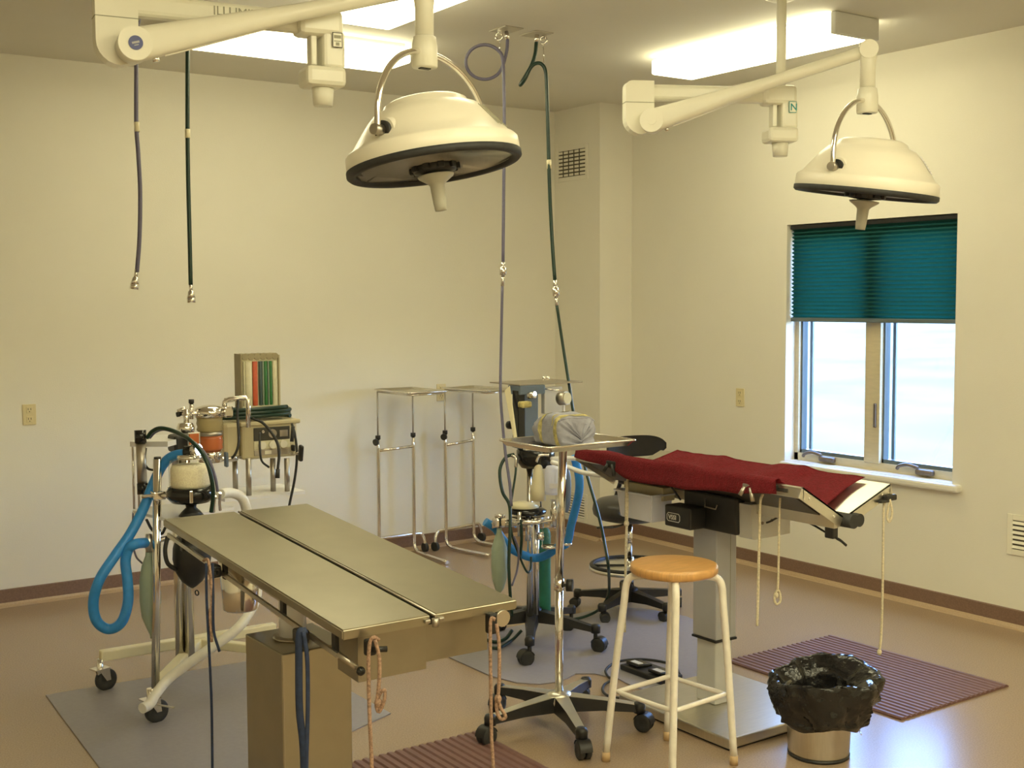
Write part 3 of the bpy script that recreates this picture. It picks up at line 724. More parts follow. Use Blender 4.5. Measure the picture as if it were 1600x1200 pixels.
for y_, lab in ((3.10, 'chrome rope clamp'), (3.885, 'black rope clamp')):
    k_ = MB(); k_.box((A.x-.014, y_, A.z-.03), (.02, .06, .03), None, .005).cyl((A.x-.02, y_+.02, A.z-.03), (A.x-.035, y_+.03, A.z-.06), .008, n=10).cyl((A.x-.02, y_-.01, A.z-.03), (A.x-.03, y_-.03, A.z-.075), .008, n=10)
    T.part('rope_clamp', k_, 'steel_dark' if y_ < 3.5 else 'black', None, lab)
T.part('clamp_pad', MB().box((A.x-.008, 3.0, A.z-.014), (.02, .05, .02), None, .006), 'black')  # small black pad of the dark clamp at the towel's near end
T.part('rope_clamp', MB().box((3.695, QY0-.012, .955), (.06, .02, .022), None, .005).box((3.66, QY0-.012, .945), (.05, .02, .01), None, .003), 'black', None, 'black rope clamp')
# ropes of the right table
dq = (V((A.x-.03, 3.885, .9))-EYE).dot(fw)
rope('tie_rope', 'cream braided rope hanging at far left end of V-top table', [
    [at(986, 730, dq), at(981, 740, dq), at(980, 800, dq), at(978, 860, dq), at(977, 930, dq), at(976, 988, dq)], [at(983, 735, dq), at(979, 765, dq), at(978, 815, dq)]], .0055, 'rope_cream', 'rope', 'cream ropes on the V-top table', knots=[at(979, 818, dq)])
dq = (V((A.x-.04, 3.10, .9))-EYE).dot(fw)
rope('tie_rope', 'cream rope ending plain beside the grey column, under chrome clamp', [
    [at(1192, 772, dq), at(1188, 785, dq), at(1187, 830, dq), at(1185, 900, dq), at(1184, 950, dq), at(1183, 978, dq)]], .005, 'rope_cream', 'rope', 'cream ropes on the V-top table')
dq = dq-.03
rope('tie_rope', 'cream rope ending in a looped knot, near grey column', [
    [at(1219, 778, dq), at(1218, 800, dq), at(1217, 850, dq), at(1216, 900, dq), at(1215, 922, dq)]], .004, 'rope_cream', 'rope', 'cream ropes on the V-top table',
    loops=[[at(1215, 922, dq), at(1210, 932, dq), at(1213, 944, dq), at(1219, 940, dq), at(1219, 928, dq)]], knots=[at(1213, 930, dq)])
dq = (V((3.69, QY0-.03, .9))-EYE).dot(fw)
rope('tie_rope', 'cream rope hanging from near right corner clamp above ribbed mat', [
    [at(1384, 785, dq), at(1381, 790, dq), at(1380, 840, dq), at(1379, 920, dq), at(1377, 990, dq), at(1374, 1018, dq)], [at(1390, 780, dq), at(1394, 800, dq), at(1390, 815, dq), at(1386, 808, dq), at(1389, 785, dq)]], .0045, 'rope_cream', 'rope', 'cream ropes on the V-top table', knots=[at(1374, 1019, dq)])
# red towel lying in the V
T = Thing('towel', 'dark red terry towel spread along the V-top table', 'towel', (3.45, 3.5, .93))
def towel(u, v, off=0):
    # v along the table (0 near end .. 1 far), u across (0 hanging near hem .. 1 far edge)
    if u < .10: p = V((A.x-.018, 0, A.z-.042+.05*(u/.10)))
    elif u < .16: t = (u-.10)/.06; p = V((A.x-.018+.03*t, 0, A.z+.008+.010*math.sin(t*PI)))
    elif u < .56: t = (u-.16)/.40; p = V((A.x+.012, 0, A.z+.006)).lerp(HG+V((0, 0, .026)), t)
    else: t = (u-.56)/.44; p = (HG+V((0, 0, .026))).lerp(Bq+V((-.012, 0, .014)), t)
    y0 = QY0+.10+.012*math.sin(u*9); y1 = QY1-.005-(.12*max(0, u-.5)/.5)
    y = y0+(y1-y0)*v
    wv = (noise.noise(V((u*3.1, v*5, 1.3)))*.012+noise.noise(V((u*9, v*16, 4)))*.005+.006*math.sin(v*17+u*2))*min(1, v*7)
    q = V((p.x, y, p.z+max(-.004, wv)*(1 if .12 < u else .3)))
    if u < .12: q.z += (.020*max(0, 1-v/.16)-.014*(1+noise.noise(V((v*5, 0, 2))))-.03*math.exp(-((v-.52)/.2)**2)+.034*max(0, v-.72)/.28)*(1-u/.12); q.x -= .006*(1+math.sin(v*21))*(1-u/.12)
    return q
b = MB(); b.grid(lambda u, v: towel(u, v), 50, 90)
ex = bmesh.ops.solidify(b.bm, geom=list(b.bm.faces), thickness=.006)
T.part('terry_cloth', b, 'towel_red')
c_ = towel(.70, .50); T.part('care_tag', MB().box(c_+V((0, 0, .008)), (.035, .06, .003), Matrix.Rotation(-.35, 3, 'Y')), 'white_plastic', None, 'small white fabric tag')
# white bin clipped on
T = Thing('plastic_bin', 'small translucent white plastic bin hung under V-top table rail', 'bin', (3.32, 3.80, .775))
P = []
for z_, g in ((.775, 0), (.888, .012)):
    for x, y in ((3.29-g, 3.715-g), (3.395+g*.2, 3.715-g), (3.395+g*.2, 3.915+g), (3.29-g, 3.915+g)): P.append(V((x, y, z_)))
for z_, g in ((.888, .009), (.779, -.003)):
    for x, y in ((3.29-g, 3.715-g), (3.395+g*.2, 3.715-g), (3.395+g*.2, 3.915+g), (3.29-g, 3.915+g)): P.append(V((x, y, z_)))
fs = [(3, 2, 1, 0), (12, 13, 14, 15)]
for k in range(3):
    for j in range(4): fs.append((k*4+j, k*4+(j+1) % 4, k*4+4+(j+1) % 4, k*4+4+j))
b = MB(); b._faces(P, fs); bmesh.ops.bevel(b.bm, geom=[e for e in b.bm.edges], offset=.004, segments=2, affect='EDGES')
T.part('bin_body', b, 'bin_white')
rb = MB()
for p0, p1 in (((3.272, 3.697), (3.272, 3.932)), ((3.272, 3.697), (3.40, 3.697)), ((3.272, 3.932), (3.40, 3.932)), ((3.40, 3.697), (3.40, 3.932))): rb.bar((*p0, .888), (*p1, .888), .012, .008, .002)
T.part('rim', rb, 'bin_white')

# ================================================================== FRONT MAYO STAND
mc = V((2.835, 3.745, 0))
T = Thing('mayo_stand', 'single-pole instrument stand with steel tray on five-caster base, front centre', 'instrument stand', mc)
star_base(T, mc, .315, 32, .125, 'alu', 'black', .036, swiv=[2.4, 3.6, 3.3, 4.4, 5.2], drop=.025)
T.part('pole', MB().cyl(mc+V((0, 0, .13)), mc+V((.0, 0, .60)), .0165, n=20), 'chrome')
pt = at(880, 704, (V((mc.x, mc.y, 1.13))-EYE).dot(fw))
pole2 = T.part('inner_pole', MB().cyl(mc+V((0, 0, .60)), V((pt.x, pt.y, 1.145)), .0165, n=20), 'chrome')
T.part('pole_collar', MB().cyl(mc+V((0, 0, .555)), mc+V((0, 0, .60)), .020, n=20), 'chrome')
kd = (rt0*1.0-V((fw.x, fw.y, 0))*.2).normalized(); kp = mc+V((0, 0, .575))
T.part('height_knob', MB().cyl(kp, kp+kd*.035, .007, n=10).cyl(kp+kd*.030, kp+kd*.055, .025, n=14), 'black')
tz = 1.152; cc = V((2.842, 3.70, tz)); ex_ = V((math.cos(-.0244), math.sin(-.0244), 0)); ey_ = V((-ex_.y, ex_.x, 0)); lx_, ly_ = .427, .326
def tray(Tn, c, ex_, ey_, lx, ly, z0, m='steel', depth=.018, name='tray'):
    def ring(k, dz):
        out = []
        for sx_, sy_ in ((-1, -1), (1, -1), (1, 1), (-1, 1)):
            for a in range(5):
                an_ = {(-1, -1): PI, (1, -1): 1.5*PI, (1, 1): 0, (-1, 1): .5*PI}[(sx_, sy_)]+a*PI/8; r_ = .022
                out.append(V((c.x, c.y, z0+dz))+ex_*(sx_*(lx/2+k-r_)+r_*math.cos(an_))+ey_*(sy_*(ly/2+k-r_)+r_*math.sin(an_)))
        return out
    rings = [ring(.0, -.004), ring(.002, .0), ring(-.006, .001), ring(-.016, -depth), ring(-.016, -depth-.0018), ring(-.004, -.006)]
    n = 20; vs = [v for r_ in rings for v in r_]; fs = []
    for k in range(len(rings)):
        j2 = (k+1) % len(rings)
        if k == 3: continue
        for i in range(n): fs.append((k*n+i, k*n+(i+1) % n, j2*n+(i+1) % n, j2*n+i))
    fs.append(tuple(3*n+i for i in range(n))); fs.append(tuple(4*n+i for i in range(n)))
    bb = MB(); bb._faces(vs, fs); q_ = Tn.part(name, bb, m)
    Tn.part('rim', MB().tube(ring(.001, -.001), .0042, 8, False, closed=True), 'chrome', q_)
    return q_
tr_ = tray(T, cc, ex_, ey_, lx_, ly_, tz, 'chrome', .02)
T.part('tray_bracket', MB().bar(V((pt.x, pt.y, 1.128)), V((cc.x, cc.y, 1.128)), .03, .012).bar(V((cc.x, cc.y, 1.13))-ex_*.2, V((cc.x, cc.y, 1.13))+ex_*.2, .02, .008), 'chrome')
# wrapped pack on the tray
pc = at(874, 690, (cc-EYE).dot(fw)-.02); pk = V((cc.x+.0, cc.y+.02, tz-.0215))
T = Thing('surgical_pack', 'grey cloth-wrapped surgical pack with yellow tape on steel tray', 'pack', pk)
PL, PW, PH = .235, .172, .125
def pack_pt(u, v, k=1.0):
    a = 2*PI*u; t = v*2-1
    e = 4.5; ca, sa_ = math.cos(a), math.sin(a)
    x = math.copysign(abs(ca)**(2/e), ca); z_ = math.copysign(abs(sa_)**(2/3.6), sa_)
    ends = (1-abs(t)**7)**.3 if abs(t) < 1 else 0
    sag = .93+.07*math.cos(t*2.2)
    gth = .010*math.sin(a*13)*max(0, abs(t)-.72)/.28; p = V((x*PW/2*ends*k, t*(PL/2+gth), (z_*.5+.5)*PH*(.35+.65*ends)*sag*k*(1-.14*max(0, t))))
    nz_ = noise.noise(V((p.x*22, p.y*16, p.z*22)))*.007+noise.noise(V((p.x*70, p.y*16, p.z*20)))*.006*(1+1.2*max(0, abs(t)-.6))
    d_ = V((ca, 0, sa_)); p += d_*nz_
    p.z = max(p.z, 0.0)
    ra = -.08; return pk+V((p.x*math.cos(ra)-p.y*math.sin(ra), p.x*math.sin(ra)+p.y*math.cos(ra), p.z))
b = MB(); b.grid(lambda u, v: pack_pt(u, v), 56, 44, True); T.part('wrap', b, 'wrap_cloth')
for v0, v1 in ((.13, .235), (.58, .69)):
    b = MB(); b.grid(lambda u, v: pack_pt(u+.0, v0+(v1-v0)*v, 1.018), 56, 3, True); T.part('tape_band', b, 'tape_yellow')
b = MB(); b.grid(lambda u, v: pack_pt(.30+.18*u, .30+.012*math.sin(u*6)+.03*v, 1.03), 8, 2); T.part('tape_tail', b, 'tape_yellow')
b = MB()
for k in range(6): b.tube([pack_pt(.08+.42*t/6, .018+.004*k, 1.004) for t in range(7)], .0025, 6) if k < 1 else None
fl = [pack_pt(.10+.3*t/8, .10+.02*math.sin(t), 1.012) for t in range(9)]
b.tube(fl, .0035, 6); T.part('wrap_fold', b, 'wrap_cloth')

# ================================================================== WOODEN STOOL
sc_ = V((2.945, 3.222, 0))
T = Thing('stool', 'round wooden-seat stool with four white tubular legs', 'stool', sc_)
st_c = at(1053, 896, 4.37); SZ = .742
sx0 = V((st_c.x, st_c.y, 0))
T.part('seat', MB().lathe([(.0, SZ-.036), (.13, SZ-.036), (.15, SZ-.034), (.158, SZ-.026), (.158, SZ-.008), (.154, SZ-.001), (.145, SZ), (0, SZ)], sx0, n=48), 'wood')
ang0 = math.atan2(-.298, .353)
for k in range(4):
    a = ang0+k*PI/2; d = V((math.cos(a), math.sin(a), 0))
    foot = sc_+d*.232; top = sx0+d*.172; z = V((0, 0, 1))
    lg = T.part('leg', MB().tube([sx0+d*.06+z*(SZ-.046), sx0+d*.13+z*(SZ-.046), sx0+d*.158+z*(SZ-.055), sx0+d*.172+z*(SZ-.085), top.lerp(foot, .12)+z*(SZ-.16), top.lerp(foot, .5)+z*(SZ*.5), foot+z*.03], .0135, 14, True, 6), 'stool_white')
    T.part('foot_tip', MB().cyl(foot+z*0, foot+z*.035, .0155, n=14), 'stool_tip', lg)
    T.part('adjust_hole', MB().cyl(top.lerp(foot, .72)*1+z*(SZ*.27)+d*.0128, top.lerp(foot, .72)+z*(SZ*.27)+d*.0142, .004, n=8), 'ink_dark', lg)
zb = .262
rp = []
for k in range(4):
    a = ang0+k*PI/2; d = V((math.cos(a), math.sin(a), 0)); e_ = V((-d.y, d.x, 0)); c_ = sx0.lerp(sc_, .65)+d*(.212-.018)+V((0, 0, zb))
    rp += [c_-d*.018-e_*.02, c_, c_-d*.018+e_*.02]
T.part('foot_rail', MB().tube(rp, .009, 10, False, closed=True), 'stool_white')

# ================================================================== BLACK DRAFTING STOOL
bc = V((4.24, 4.966, 0))
T = Thing('drafting_stool', 'black padded swivel stool with backrest and foot ring behind V-top table', 'stool', bc)
star_base(T, bc, .29, 200, .11, 'black', 'black', .027, drop=.02)
T.part('gas_lift', MB().cyl(bc+V((0, 0, .12)), bc+V((0, 0, .30)), .024, n=20).cyl(bc+V((0, 0, .30)), bc+V((0, 0, .50)), .016, n=20), 'chrome')
fr_ = T.part('foot_ring', MB().torus(bc+V((0, 0, .255)), .205, .012), 'black')
T.part('ring_band', MB().lathe([(.216, .232), (.219, .232), (.219, .250), (.216, .250)], bc, n=48), 'alu', fr_)
for k in range(3):
    a = .5+k*2.09; T.part('ring_spoke', MB().cyl(bc+V((0, 0, .25)), bc+V((.2*math.cos(a), .2*math.sin(a), .255)), .008, n=8), 'black', fr_)
T.part('seat', MB().lathe([(0, .50), (.12, .50), (.17, .512), (.197, .535), (.203, .56), (.197, .59), (.17, .612), (.10, .622), (0, .624)], bc, n=44), 'vinyl_black')
lvp = at(945, 824, 6.35)
T.part('tilt_lever', MB().tube([bc+V((0, 0, .49)), bc.lerp(lvp, .5)+V((0, 0, .235)), lvp], .006, 8).box(lvp, (.09, .03, .008), Matrix.Rotation(-.5, 3, 'Z'), .003), 'black')
bkc = at(988, 697, 6.60); bd = V((.2, .98, 0)).normalized(); bt = V((.98, -.2, 0)).normalized()
def backp(u, v):
    a = u*2-1; t = v*2-1; hw = .185; hh = .058
    x = a*hw; sq = (1-abs(a)**4)**.5 if abs(a) < 1 else 0
    return bkc+bt*x+V((0, 0, t*hh*max(.25, sq)))+bd*(-.05*a*a)
b = MB(); b.grid(backp, 22, 10); bmesh.ops.solidify(b.bm, geom=list(b.bm.faces), thickness=.045)
T.part('backrest', b, 'vinyl_black')
T.part('back_bar', MB().tube([bc+V((0, 0, .50)), bc+V((.05, .12, .49)), bc+V((.08, .22, .56)), V((bkc.x, bkc.y, .80))+bd*.06, bkc+bd*.04], .012, 8), 'black')

# ================================================================== BACK WALL MAYO STANDS
def wall_stand(o, ang, label, tz=1.115):
    o = V(o); c, s = math.cos(ang), math.sin(ang)
    def L(x, y, z): return o+V((x*c-y*s, x*s+y*c, z))
    T = Thing('mayo_stand', label, 'instrument stand', o, 'chrome instrument stands against the left wall')
    Wd = .265
    for x in (0, Wd):
        T.part('upright', MB().tube([L(x, 0, .80), L(x, 0, .45), L(x, 0, .12), L(x, -.006, .055), L(x, -.05, .022), L(x, -.12, .017), L(x, -.42, .016)], .0125, 12, True, 5), 'chrome')
        rd = T.part('tray_rod', MB().cyl(L(x, 0, .78), L(x, 0, tz-.012), .0055, n=10), 'steel_dark')
        T.part('collar', MB().cyl(L(x, 0, .79), L(x, 0, .815), .017, n=14), 'black')
    T.part('height_knob', MB().cyl(L(-.008, 0, .79), L(-.02, -.005, .775), .009, n=8).cyl(L(-.014, -.01, .775), L(-.03, -.014, .772), .022, n=16), 'black')
    T.part('crossbar', MB().cyl(L(.01, 0, .715), L(Wd-.01, 0, .725), .010, n=12), 'chrome')
    lowb = T.part('lower_bar', MB().tube([L(-.09, .01, .05), L(-.085, .012, .09), L(-.065, .014, .125), L(-.035, .015, .132), L(Wd/2, .015, .132), L(Wd+.035, .015, .132), L(Wd+.065, .014, .125), L(Wd+.085, .012, .09), L(Wd+.09, .01, .05)], .0115, 12, True, 4), 'chrome')
    for x in (-.09, Wd+.09):
        T.part('wheel', MB().cyl(L(x-.012, .01, .032), L(x+.012, .01, .032), .031, n=18), 'rubber', lowb)
    ex_ = V((c, s, 0)); ey_ = V((-s, c, 0)); cc_ = L(Wd/2, -.205, 0)
    T.part('tray_frame', MB().tube([L(0, 0, tz-.012), L(0, -.36, tz-.012), L(.02, -.40, tz-.012), L(Wd-.02, -.40, tz-.012), L(Wd, -.36, tz-.012), L(Wd, 0, tz-.012)], .006, 8, False), 'chrome')
    tray(T, cc_, ex_, ey_, .30, .44, tz+.004, 'steel', .012)
wall_stand((3.785, 6.955, 0), 0, 'chrome two-legged instrument stand at left, against back wall', 1.115)
wall_stand((4.30, 6.955, 0), .20, 'chrome two-legged instrument stand at right, beside anesthesia machine', 1.10)

# ================================================================== LEFT ANESTHESIA MACHINE
T = Thing('anesthesia_machine', 'old anesthesia machine with flowmeter, white canister and blue hose at left', 'anesthesia machine', (1.85, 5.1, 0))
zf = .155
T.part('base_bar', MB().bar((1.49, 5.28, zf), (2.30, 5.26, zf), .045, .045, .006), 'cream_plastic')
T.part('base_bar', MB().bar((1.57, 4.77, zf-.01), (1.93, 5.27, zf-.01), .045, .04, .006), 'cream_plastic')
T.part('base_bar', MB().bar((2.24, 4.80, zf-.01), (1.93, 5.27, zf-.01), .045, .04, .006), 'cream_plastic')
for x, y, s_ in ((1.512, 5.277, .3), (1.557, 4.745, .2), (2.28, 5.26, 1.0), (2.24, 4.78, 2.0)):
    caster(T, x, y, .048, zf-.01, s_, 'chrome', 'rubber', False, .04)
T.part('caster_brake', MB().bar((1.545, 4.71, .085), (1.60, 4.66, .075), .014, .003), 'steel')
fp = V((1.565, 4.775, 0)); dfp = (V((fp.x, fp.y, .8))-EYE).dot(fw)
ftop = at(246, 717, dfp)
T.part('front_post', MB().cyl((fp.x, fp.y, .13), ftop, .0165, n=18), 'chrome')
T.part('post_cap', MB().cyl(ftop, ftop+V((0, 0, .008)), .014, n=14), 'black')
dm = 5.30
for px_ in (283, 297):
    p0 = at(px_, 1048, dm); T.part('main_post', MB().cyl((p0.x, p0.y, .13), (p0.x, p0.y, at(px_, 700, dm).z), .022, n=18), 'chrome')
# lower white shelf
def quad_plate(T, name, c, th, m, sub=None):
    return T.part(name, MB().prism(c, (0, 0, -th)), m, sub)
zs = at(280, 798, 5.0).z
quad_plate(T, 'shelf', [onz(262, 811, zs), onz(366, 792, zs), onz(300, 781, zs), onz(207, 797, zs)], .012, 'white_plastic')
b = MB()
for px_, py_ in ((207, 690), (215, 690)):
    a_ = at(px_, py_, 5.15); b.cyl((a_.x, a_.y, zs-.02), a_, .005, n=8)
T.part('side_rods', b, 'chrome')
z2 = at(240, 686, 5.1).z
quad_plate(T, 'upper_bracket', [at(203, 690, 5.1), at(262, 690, 5.0), at(300, 680, 5.15), at(240, 679, 5.3)], .022, 'white_plastic')
a_, c_ = at(219, 672, 5.0), at(223, 772, 5.0)
T.part('pressure_cylinder', MB().cyl(a_.lerp(c_, .18), a_.lerp(c_, .85), .020, n=20), 'steel_dark')
T.part('cylinder_cap', MB().cyl(a_, a_.lerp(c_, .2), .024, n=20), 'black_gloss'); T.part('cylinder_cap', MB().cyl(a_.lerp(c_, .83), c_, .022, n=20), 'black_gloss')
# absorber canister
dc = 4.86; q = dc/FPX
cb_ = at(298, 770, dc); cx_ = V((cb_.x, cb_.y, 0))
def zz(py, d, px=298): return at(px, py, d).z
T.part('canister_base', MB().lathe([(.03, zz(786, dc)), (.075, zz(784, dc)), (.095, zz(776, dc)), (.096, zz(767, dc)), (.086, zz(760, dc)), (.02, zz(760, dc))], cx_, n=36), 'black_gloss')
can = T.part('canister_glass', MB().lathe([(.084, zz(761, dc)), (.084, zz(726, dc)), (.078, zz(718, dc)), (.05, zz(713, dc))], cx_, n=36), 'clear_glass')
T.part('absorbent', MB().lathe([(0, zz(760, dc)), (.074, zz(760, dc)), (.077, zz(755, dc)), (.077, zz(732, dc)), (.070, zz(726, dc)), (0, zz(724, dc))], cx_, n=36), 'granules', can, 'cream absorbent granules')
T.part('canister_lid', MB().lathe([(0, zz(716, dc)), (.054, zz(716, dc)), (.05, zz(710, dc)), (0, zz(709, dc))], cx_, n=30), 'chrome')
for a in (-1.9, .2, 2.3):
    d = V((math.cos(a), math.sin(a), 0)); T.part('clip', MB().box(cx_+d*.096+V((0, 0, zz(771, dc))), (.008, .014, .05), Matrix.Rotation(a, 3, 'Z'), .003), 'chrome')
T.part('canister_stem', MB().lathe([(.0, zz(806, dc)), (.05, zz(806, dc)), (.036, zz(799, dc)), (.02, zz(793, dc)), (.024, zz(784, dc)), (0, zz(784, dc))], cx_, n=24), 'black')
v0 = at(295, 706, dc); T.part('elbow_valve', MB().cyl(at(288, 706, dc), at(304, 706, dc), .024, n=20).cyl(v0, v0-V((0, 0, .03)), .02, n=16), 'black_gloss')
T.part('valve_disc', MB().cyl(at(303, 704, dc-.01), at(311, 703, dc-.02), .027, .024, n=24), 'chrome')
T.part('post_clamp', MB().cyl(at(250, 774, dfp-.01), at(276, 776, dfp), .010, n=12).box(at(247, 774, dfp), (.05, .05, .035), None, .006).cyl(at(222, 776, dfp), at(247, 774, dfp), .008, n=10), 'chrome')
# vaporizer
dv = 5.30; vc = at(328, 680, dv); vx = V((vc.x, vc.y, 0)); Zv = lambda py: at(328, py, dv).z
T.part('vaporizer_base', MB().lathe([(0, Zv(722)), (.052, Zv(722)), (.052, Zv(708)), (.046, Zv(704)), (0, Zv(703))], vx, n=28), 'chrome')
T.part('red_chamber', MB().lathe([(.05, Zv(703)), (.055, Zv(700)), (.053, Zv(695)), (.056, Zv(690)), (.053, Zv(685)), (.055, Zv(680)), (0, Zv(680))], vx, n=28), 'red_glass', None, 'orange-red ribbed chamber')
T.part('dark_band', MB().lathe([(0, Zv(680)), (.056, Zv(680)), (.056, Zv(674)), (0, Zv(674))], vx, n=28), 'steel_dark')
T.part('olive_chamber', MB().lathe([(.05, Zv(674)), (.057, Zv(671)), (.054, Zv(666)), (.058, Zv(661)), (.055, Zv(656)), (.058, Zv(650)), (0, Zv(650))], vx, n=28), 'amber', None, 'olive glass chamber')
T.part('vaporizer_lid', MB().lathe([(0, Zv(651)), (.064, Zv(651)), (.066, Zv(642)), (.058, Zv(637)), (.03, Zv(633)), (0, Zv(632))], vx, n=32), 'chrome')
T.part('lid_block', MB().box(at(355, 643, dv), (.04, .05, .05), None, .008).cyl(at(340, 643, dv), at(352, 643, dv), .014, n=12), 'chrome')
T.part('valve_tree', MB().cyl(at(299, 655, dv-.05), at(299, 628, dv-.05), .009, n=12).cyl(at(280, 647, dv-.05), at(312, 646, dv-.05), .008, n=12).cyl(at(291, 668, dv-.08), at(291, 640, dv-.08), .012, n=12).cyl(at(278, 643, dv-.05), at(290, 638, dv-.05), .010, n=12), 'chrome')
T.part('valve_knob', MB().cyl(at(299, 630, dv-.05), at(299, 624, dv-.05), .012, n=14).cyl(at(276, 648, dv-.05), at(281, 647, dv-.05), .011, n=14), 'black')
T.part('small_canister', MB().lathe([(0, zz(678, dv-.1, 290)), (.036, zz(678, dv-.1, 290)), (.038, zz(668, dv-.1, 290)), (.030, zz(661, dv-.1, 290)), (0, zz(660, dv-.1, 290))], V((at(290, 670, dv-.1).x, at(290, 670, dv-.1).y, 0)), n=24), 'chrome')
T.part('valve_body', MB().box(at(287, 692, 5.12), (.11, .10, .075), None, .012), 'black')
T.part('name_plate', MB().box(at(303, 686, 5.05), (.052, .01, .056), None, .003), 'steel').rotation_euler = (0, 0, 0)
T.part('name_face', MB().box(at(303, 686, 5.043), (.042, .008, .044), None, .002), 'red_glass', None, 'dark red name plate')
# chrome bracket over to the beige box
T.part('bracket', MB().tube([at(350, 640, 5.32), at(351, 628, 5.32), at(358, 624, 5.32), at(384, 621, 5.34), at(388, 626, 5.34), at(388, 668, 5.34)], .011, 10, False), 'chrome')
T.part('bracket_bar', MB().bar(at(350, 626, 5.33), at(388, 621, 5.35), .02, .02, .003), 'chrome')
# beige box
p = at(378, 664, 5.48); zt, zb_ = p.z, at(378, 720, 5.48).z
x0, y0 = p.x, p.y; bw, bdp = .272, .17
bx = T.part('monitor_box', MB().box2((x0, y0, zb_), (x0+bw, y0+bdp, zt), .012), 'beige_box')
T.part('box_top', MB().box2((x0-.01, y0-.012, zt-.008), (x0+bw+.012, y0+bdp, zt+.012), .006), 'beige_box')
T.part('side_housing', MB().box2((x0-.085, y0+.01, zb_-.005), (x0-.004, y0+bdp-.02, zt+.012), .02), 'beige_box')
T.part('dark_panel', MB().box2((x0+.055, y0-.004, zt-.078), (x0+.232, y0+.002, zt-.018), .002), 'panel_dark', bx)
T.part('light_panel', MB().box2((x0+.055, y0-.0035, zt-.118), (x0+.232, y0+.002, zt-.08), .002), 'stripe_white', bx)
T.part('lower_panel', MB().box2((x0+.055, y0-.0035, zt-.146), (x0+.232, y0+.002, zt-.12), .002), 'steel_dark', bx)
for k in range(3):
    kx = x0+.092+.052*k; kn = T.part('dial', MB().cyl((kx, y0-.004, zt-.099), (kx, y0-.016, zt-.099), .018, n=20), 'vent_light', bx)
T.part('gauge', MB().cyl((x0+.145, y0-.004, zt-.048), (x0+.145, y0-.009, zt-.048), .02, n=20).box((x0+.20, y0-.006, zt-.05), (.04, .004, .03), None, .001), 'steel_dark', bx)
T.part('paper_label', MB().box((x0+.122, y0-.005, zt-.133), (.032, .002, .016)), 'vent_light', bx)
T.part('toggle', MB().cyl((x0+.095, y0-.004, zt-.034), (x0+.095, y0-.02, zt-.036), .007, n=10), 'chrome', bx)
for px_, dd_ in ((367, 5.62), (388, 5.5), (426, 5.62), (448, 5.62)):
    p_ = at(px_, 716, dd_); T.part('box_post', MB().cyl((p_.x, p_.y, zs-.02), p_, .0125, n=14), 'steel_dark')
T.part('rear_deck', MB().box2((x0-.10, y0-.03, zs-.035), (x0+bw+.02, y0+.25, zs-.02)), 'white_plastic')
# flowmeter panel
p = at(378, 560, 5.56); fz1 = p.z; fz0 = at(378, 636, 5.56).z; fx, fy = p.x, p.y; fw_ = .178
fm = T.part('flowmeter_case', MB().box2((fx, fy+.004, fz0-.01), (fx+fw_, fy+.06, fz1+.012), .003), 'stripe_white')
T.part('case_side', MB().box2((fx-.008, fy-.002, fz0-.01), (fx, fy+.075, fz1+.02), .002), 'beige_dark', fm)
T.part('case_side', MB().box2((fx+fw_, fy-.006, fz0-.01), (fx+fw_+.008, fy+.06, fz1+.012), .002), 'beige_box', fm)
tb = MB()
for k in range(6): tb.cyl((fx+fw_*(k+.5)/6, fy-.004, fz1+.006), (fx+fw_*(k+.5)/6, fy+.06, fz1+.006), fw_/12*1.05, n=12)
T.part('fluted_top', tb, 'beige_dark', fm)
cols = [('stripe_white', .02, .07), ('stripe_white', .08, .27), ('stripe_red', .28, .42), ('stripe_slate', .45, .54), ('green_bag', .545, .59), ('stripe_green', .60, .69), ('green_bag', .70, .74), ('stripe_green', .745, .82), ('stripe_white', .83, .96)]
for m_, a_, c_ in cols:
    w2 = (c_-a_)*fw_/2; cxp = fx+fw_*(a_+c_)/2
    T.part('flow_tube', MB().lathe([(.9, fz0+.002), (1, fz0+.004), (1, fz1-.018), (.9, fz1-.016)], (cxp, fy, 0), n=12, sx=w2, sy=.006), m_, fm)
T.part('manifold', MB().box2((fx-.0, fy-.03, fz0-.04), (fx+fw_+.01, fy+.05, fz0-.012), .004), 'chrome')
for k in range(4): T.part('flow_knob', MB().cyl((fx+.03+.042*k, fy-.03, fz0-.02-.012*(k % 2)), (fx+.03+.042*k, fy-.055, fz0-.022-.012*(k % 2)), .011, n=14), 'chrome')
# green hose coil lying on the box
gz = zt+.016; gc = V((x0+.10, y0+.075, gz))
coil = []
for k in range(34):
    a = k*.55; coil.append(gc+V(((.19+.01*math.sin(k))*math.cos(a)*.9, .062*math.sin(a), .006+.0014*k)))
T.part('green_hose_coil', MB().tube(coil, .010, 8, True, 3), 'green_hose')
# cables
T.part('cable', MB().tube([at(372, 625, 5.3), at(371, 650, 5.28), at(373, 690, 5.25), at(366, 712, 5.25), at(354, 718, 5.25)], .006, 8), 'rubber')
T.part('cable', MB().tube([at(395, 654, 5.42), at(412, 662, 5.38), at(430, 685, 5.36), at(436, 706, 5.36), at(434, 735, 5.36)], .0065, 8).cyl(at(434, 733, 5.36), at(433.5, 747, 5.36), .010, n=10), 'rubber')
T.part('cable', MB().tube([at(406, 676, 5.43), at(406, 700, 5.38), at(409, 720, 5.38), at(420, 730, 5.42)], .005, 8), 'rubber')
T.part('cable', MB().tube([at(456, 662, 5.58), at(461, 680, 5.56), at(464, 710, 5.56), at(461, 745, 5.58), at(453, 785, 5.6), at(450, 800, 5.6)], .006, 8), 'rubber')
T.part('cable', MB().tube([at(458, 666, 5.5), at(456, 690, 5.5)], .009, 8), 'rubber')
T.part('wing_handle', MB().cyl(at(455, 709, 5.55), at(470, 708, 5.5), .007, n=10), 'chrome')
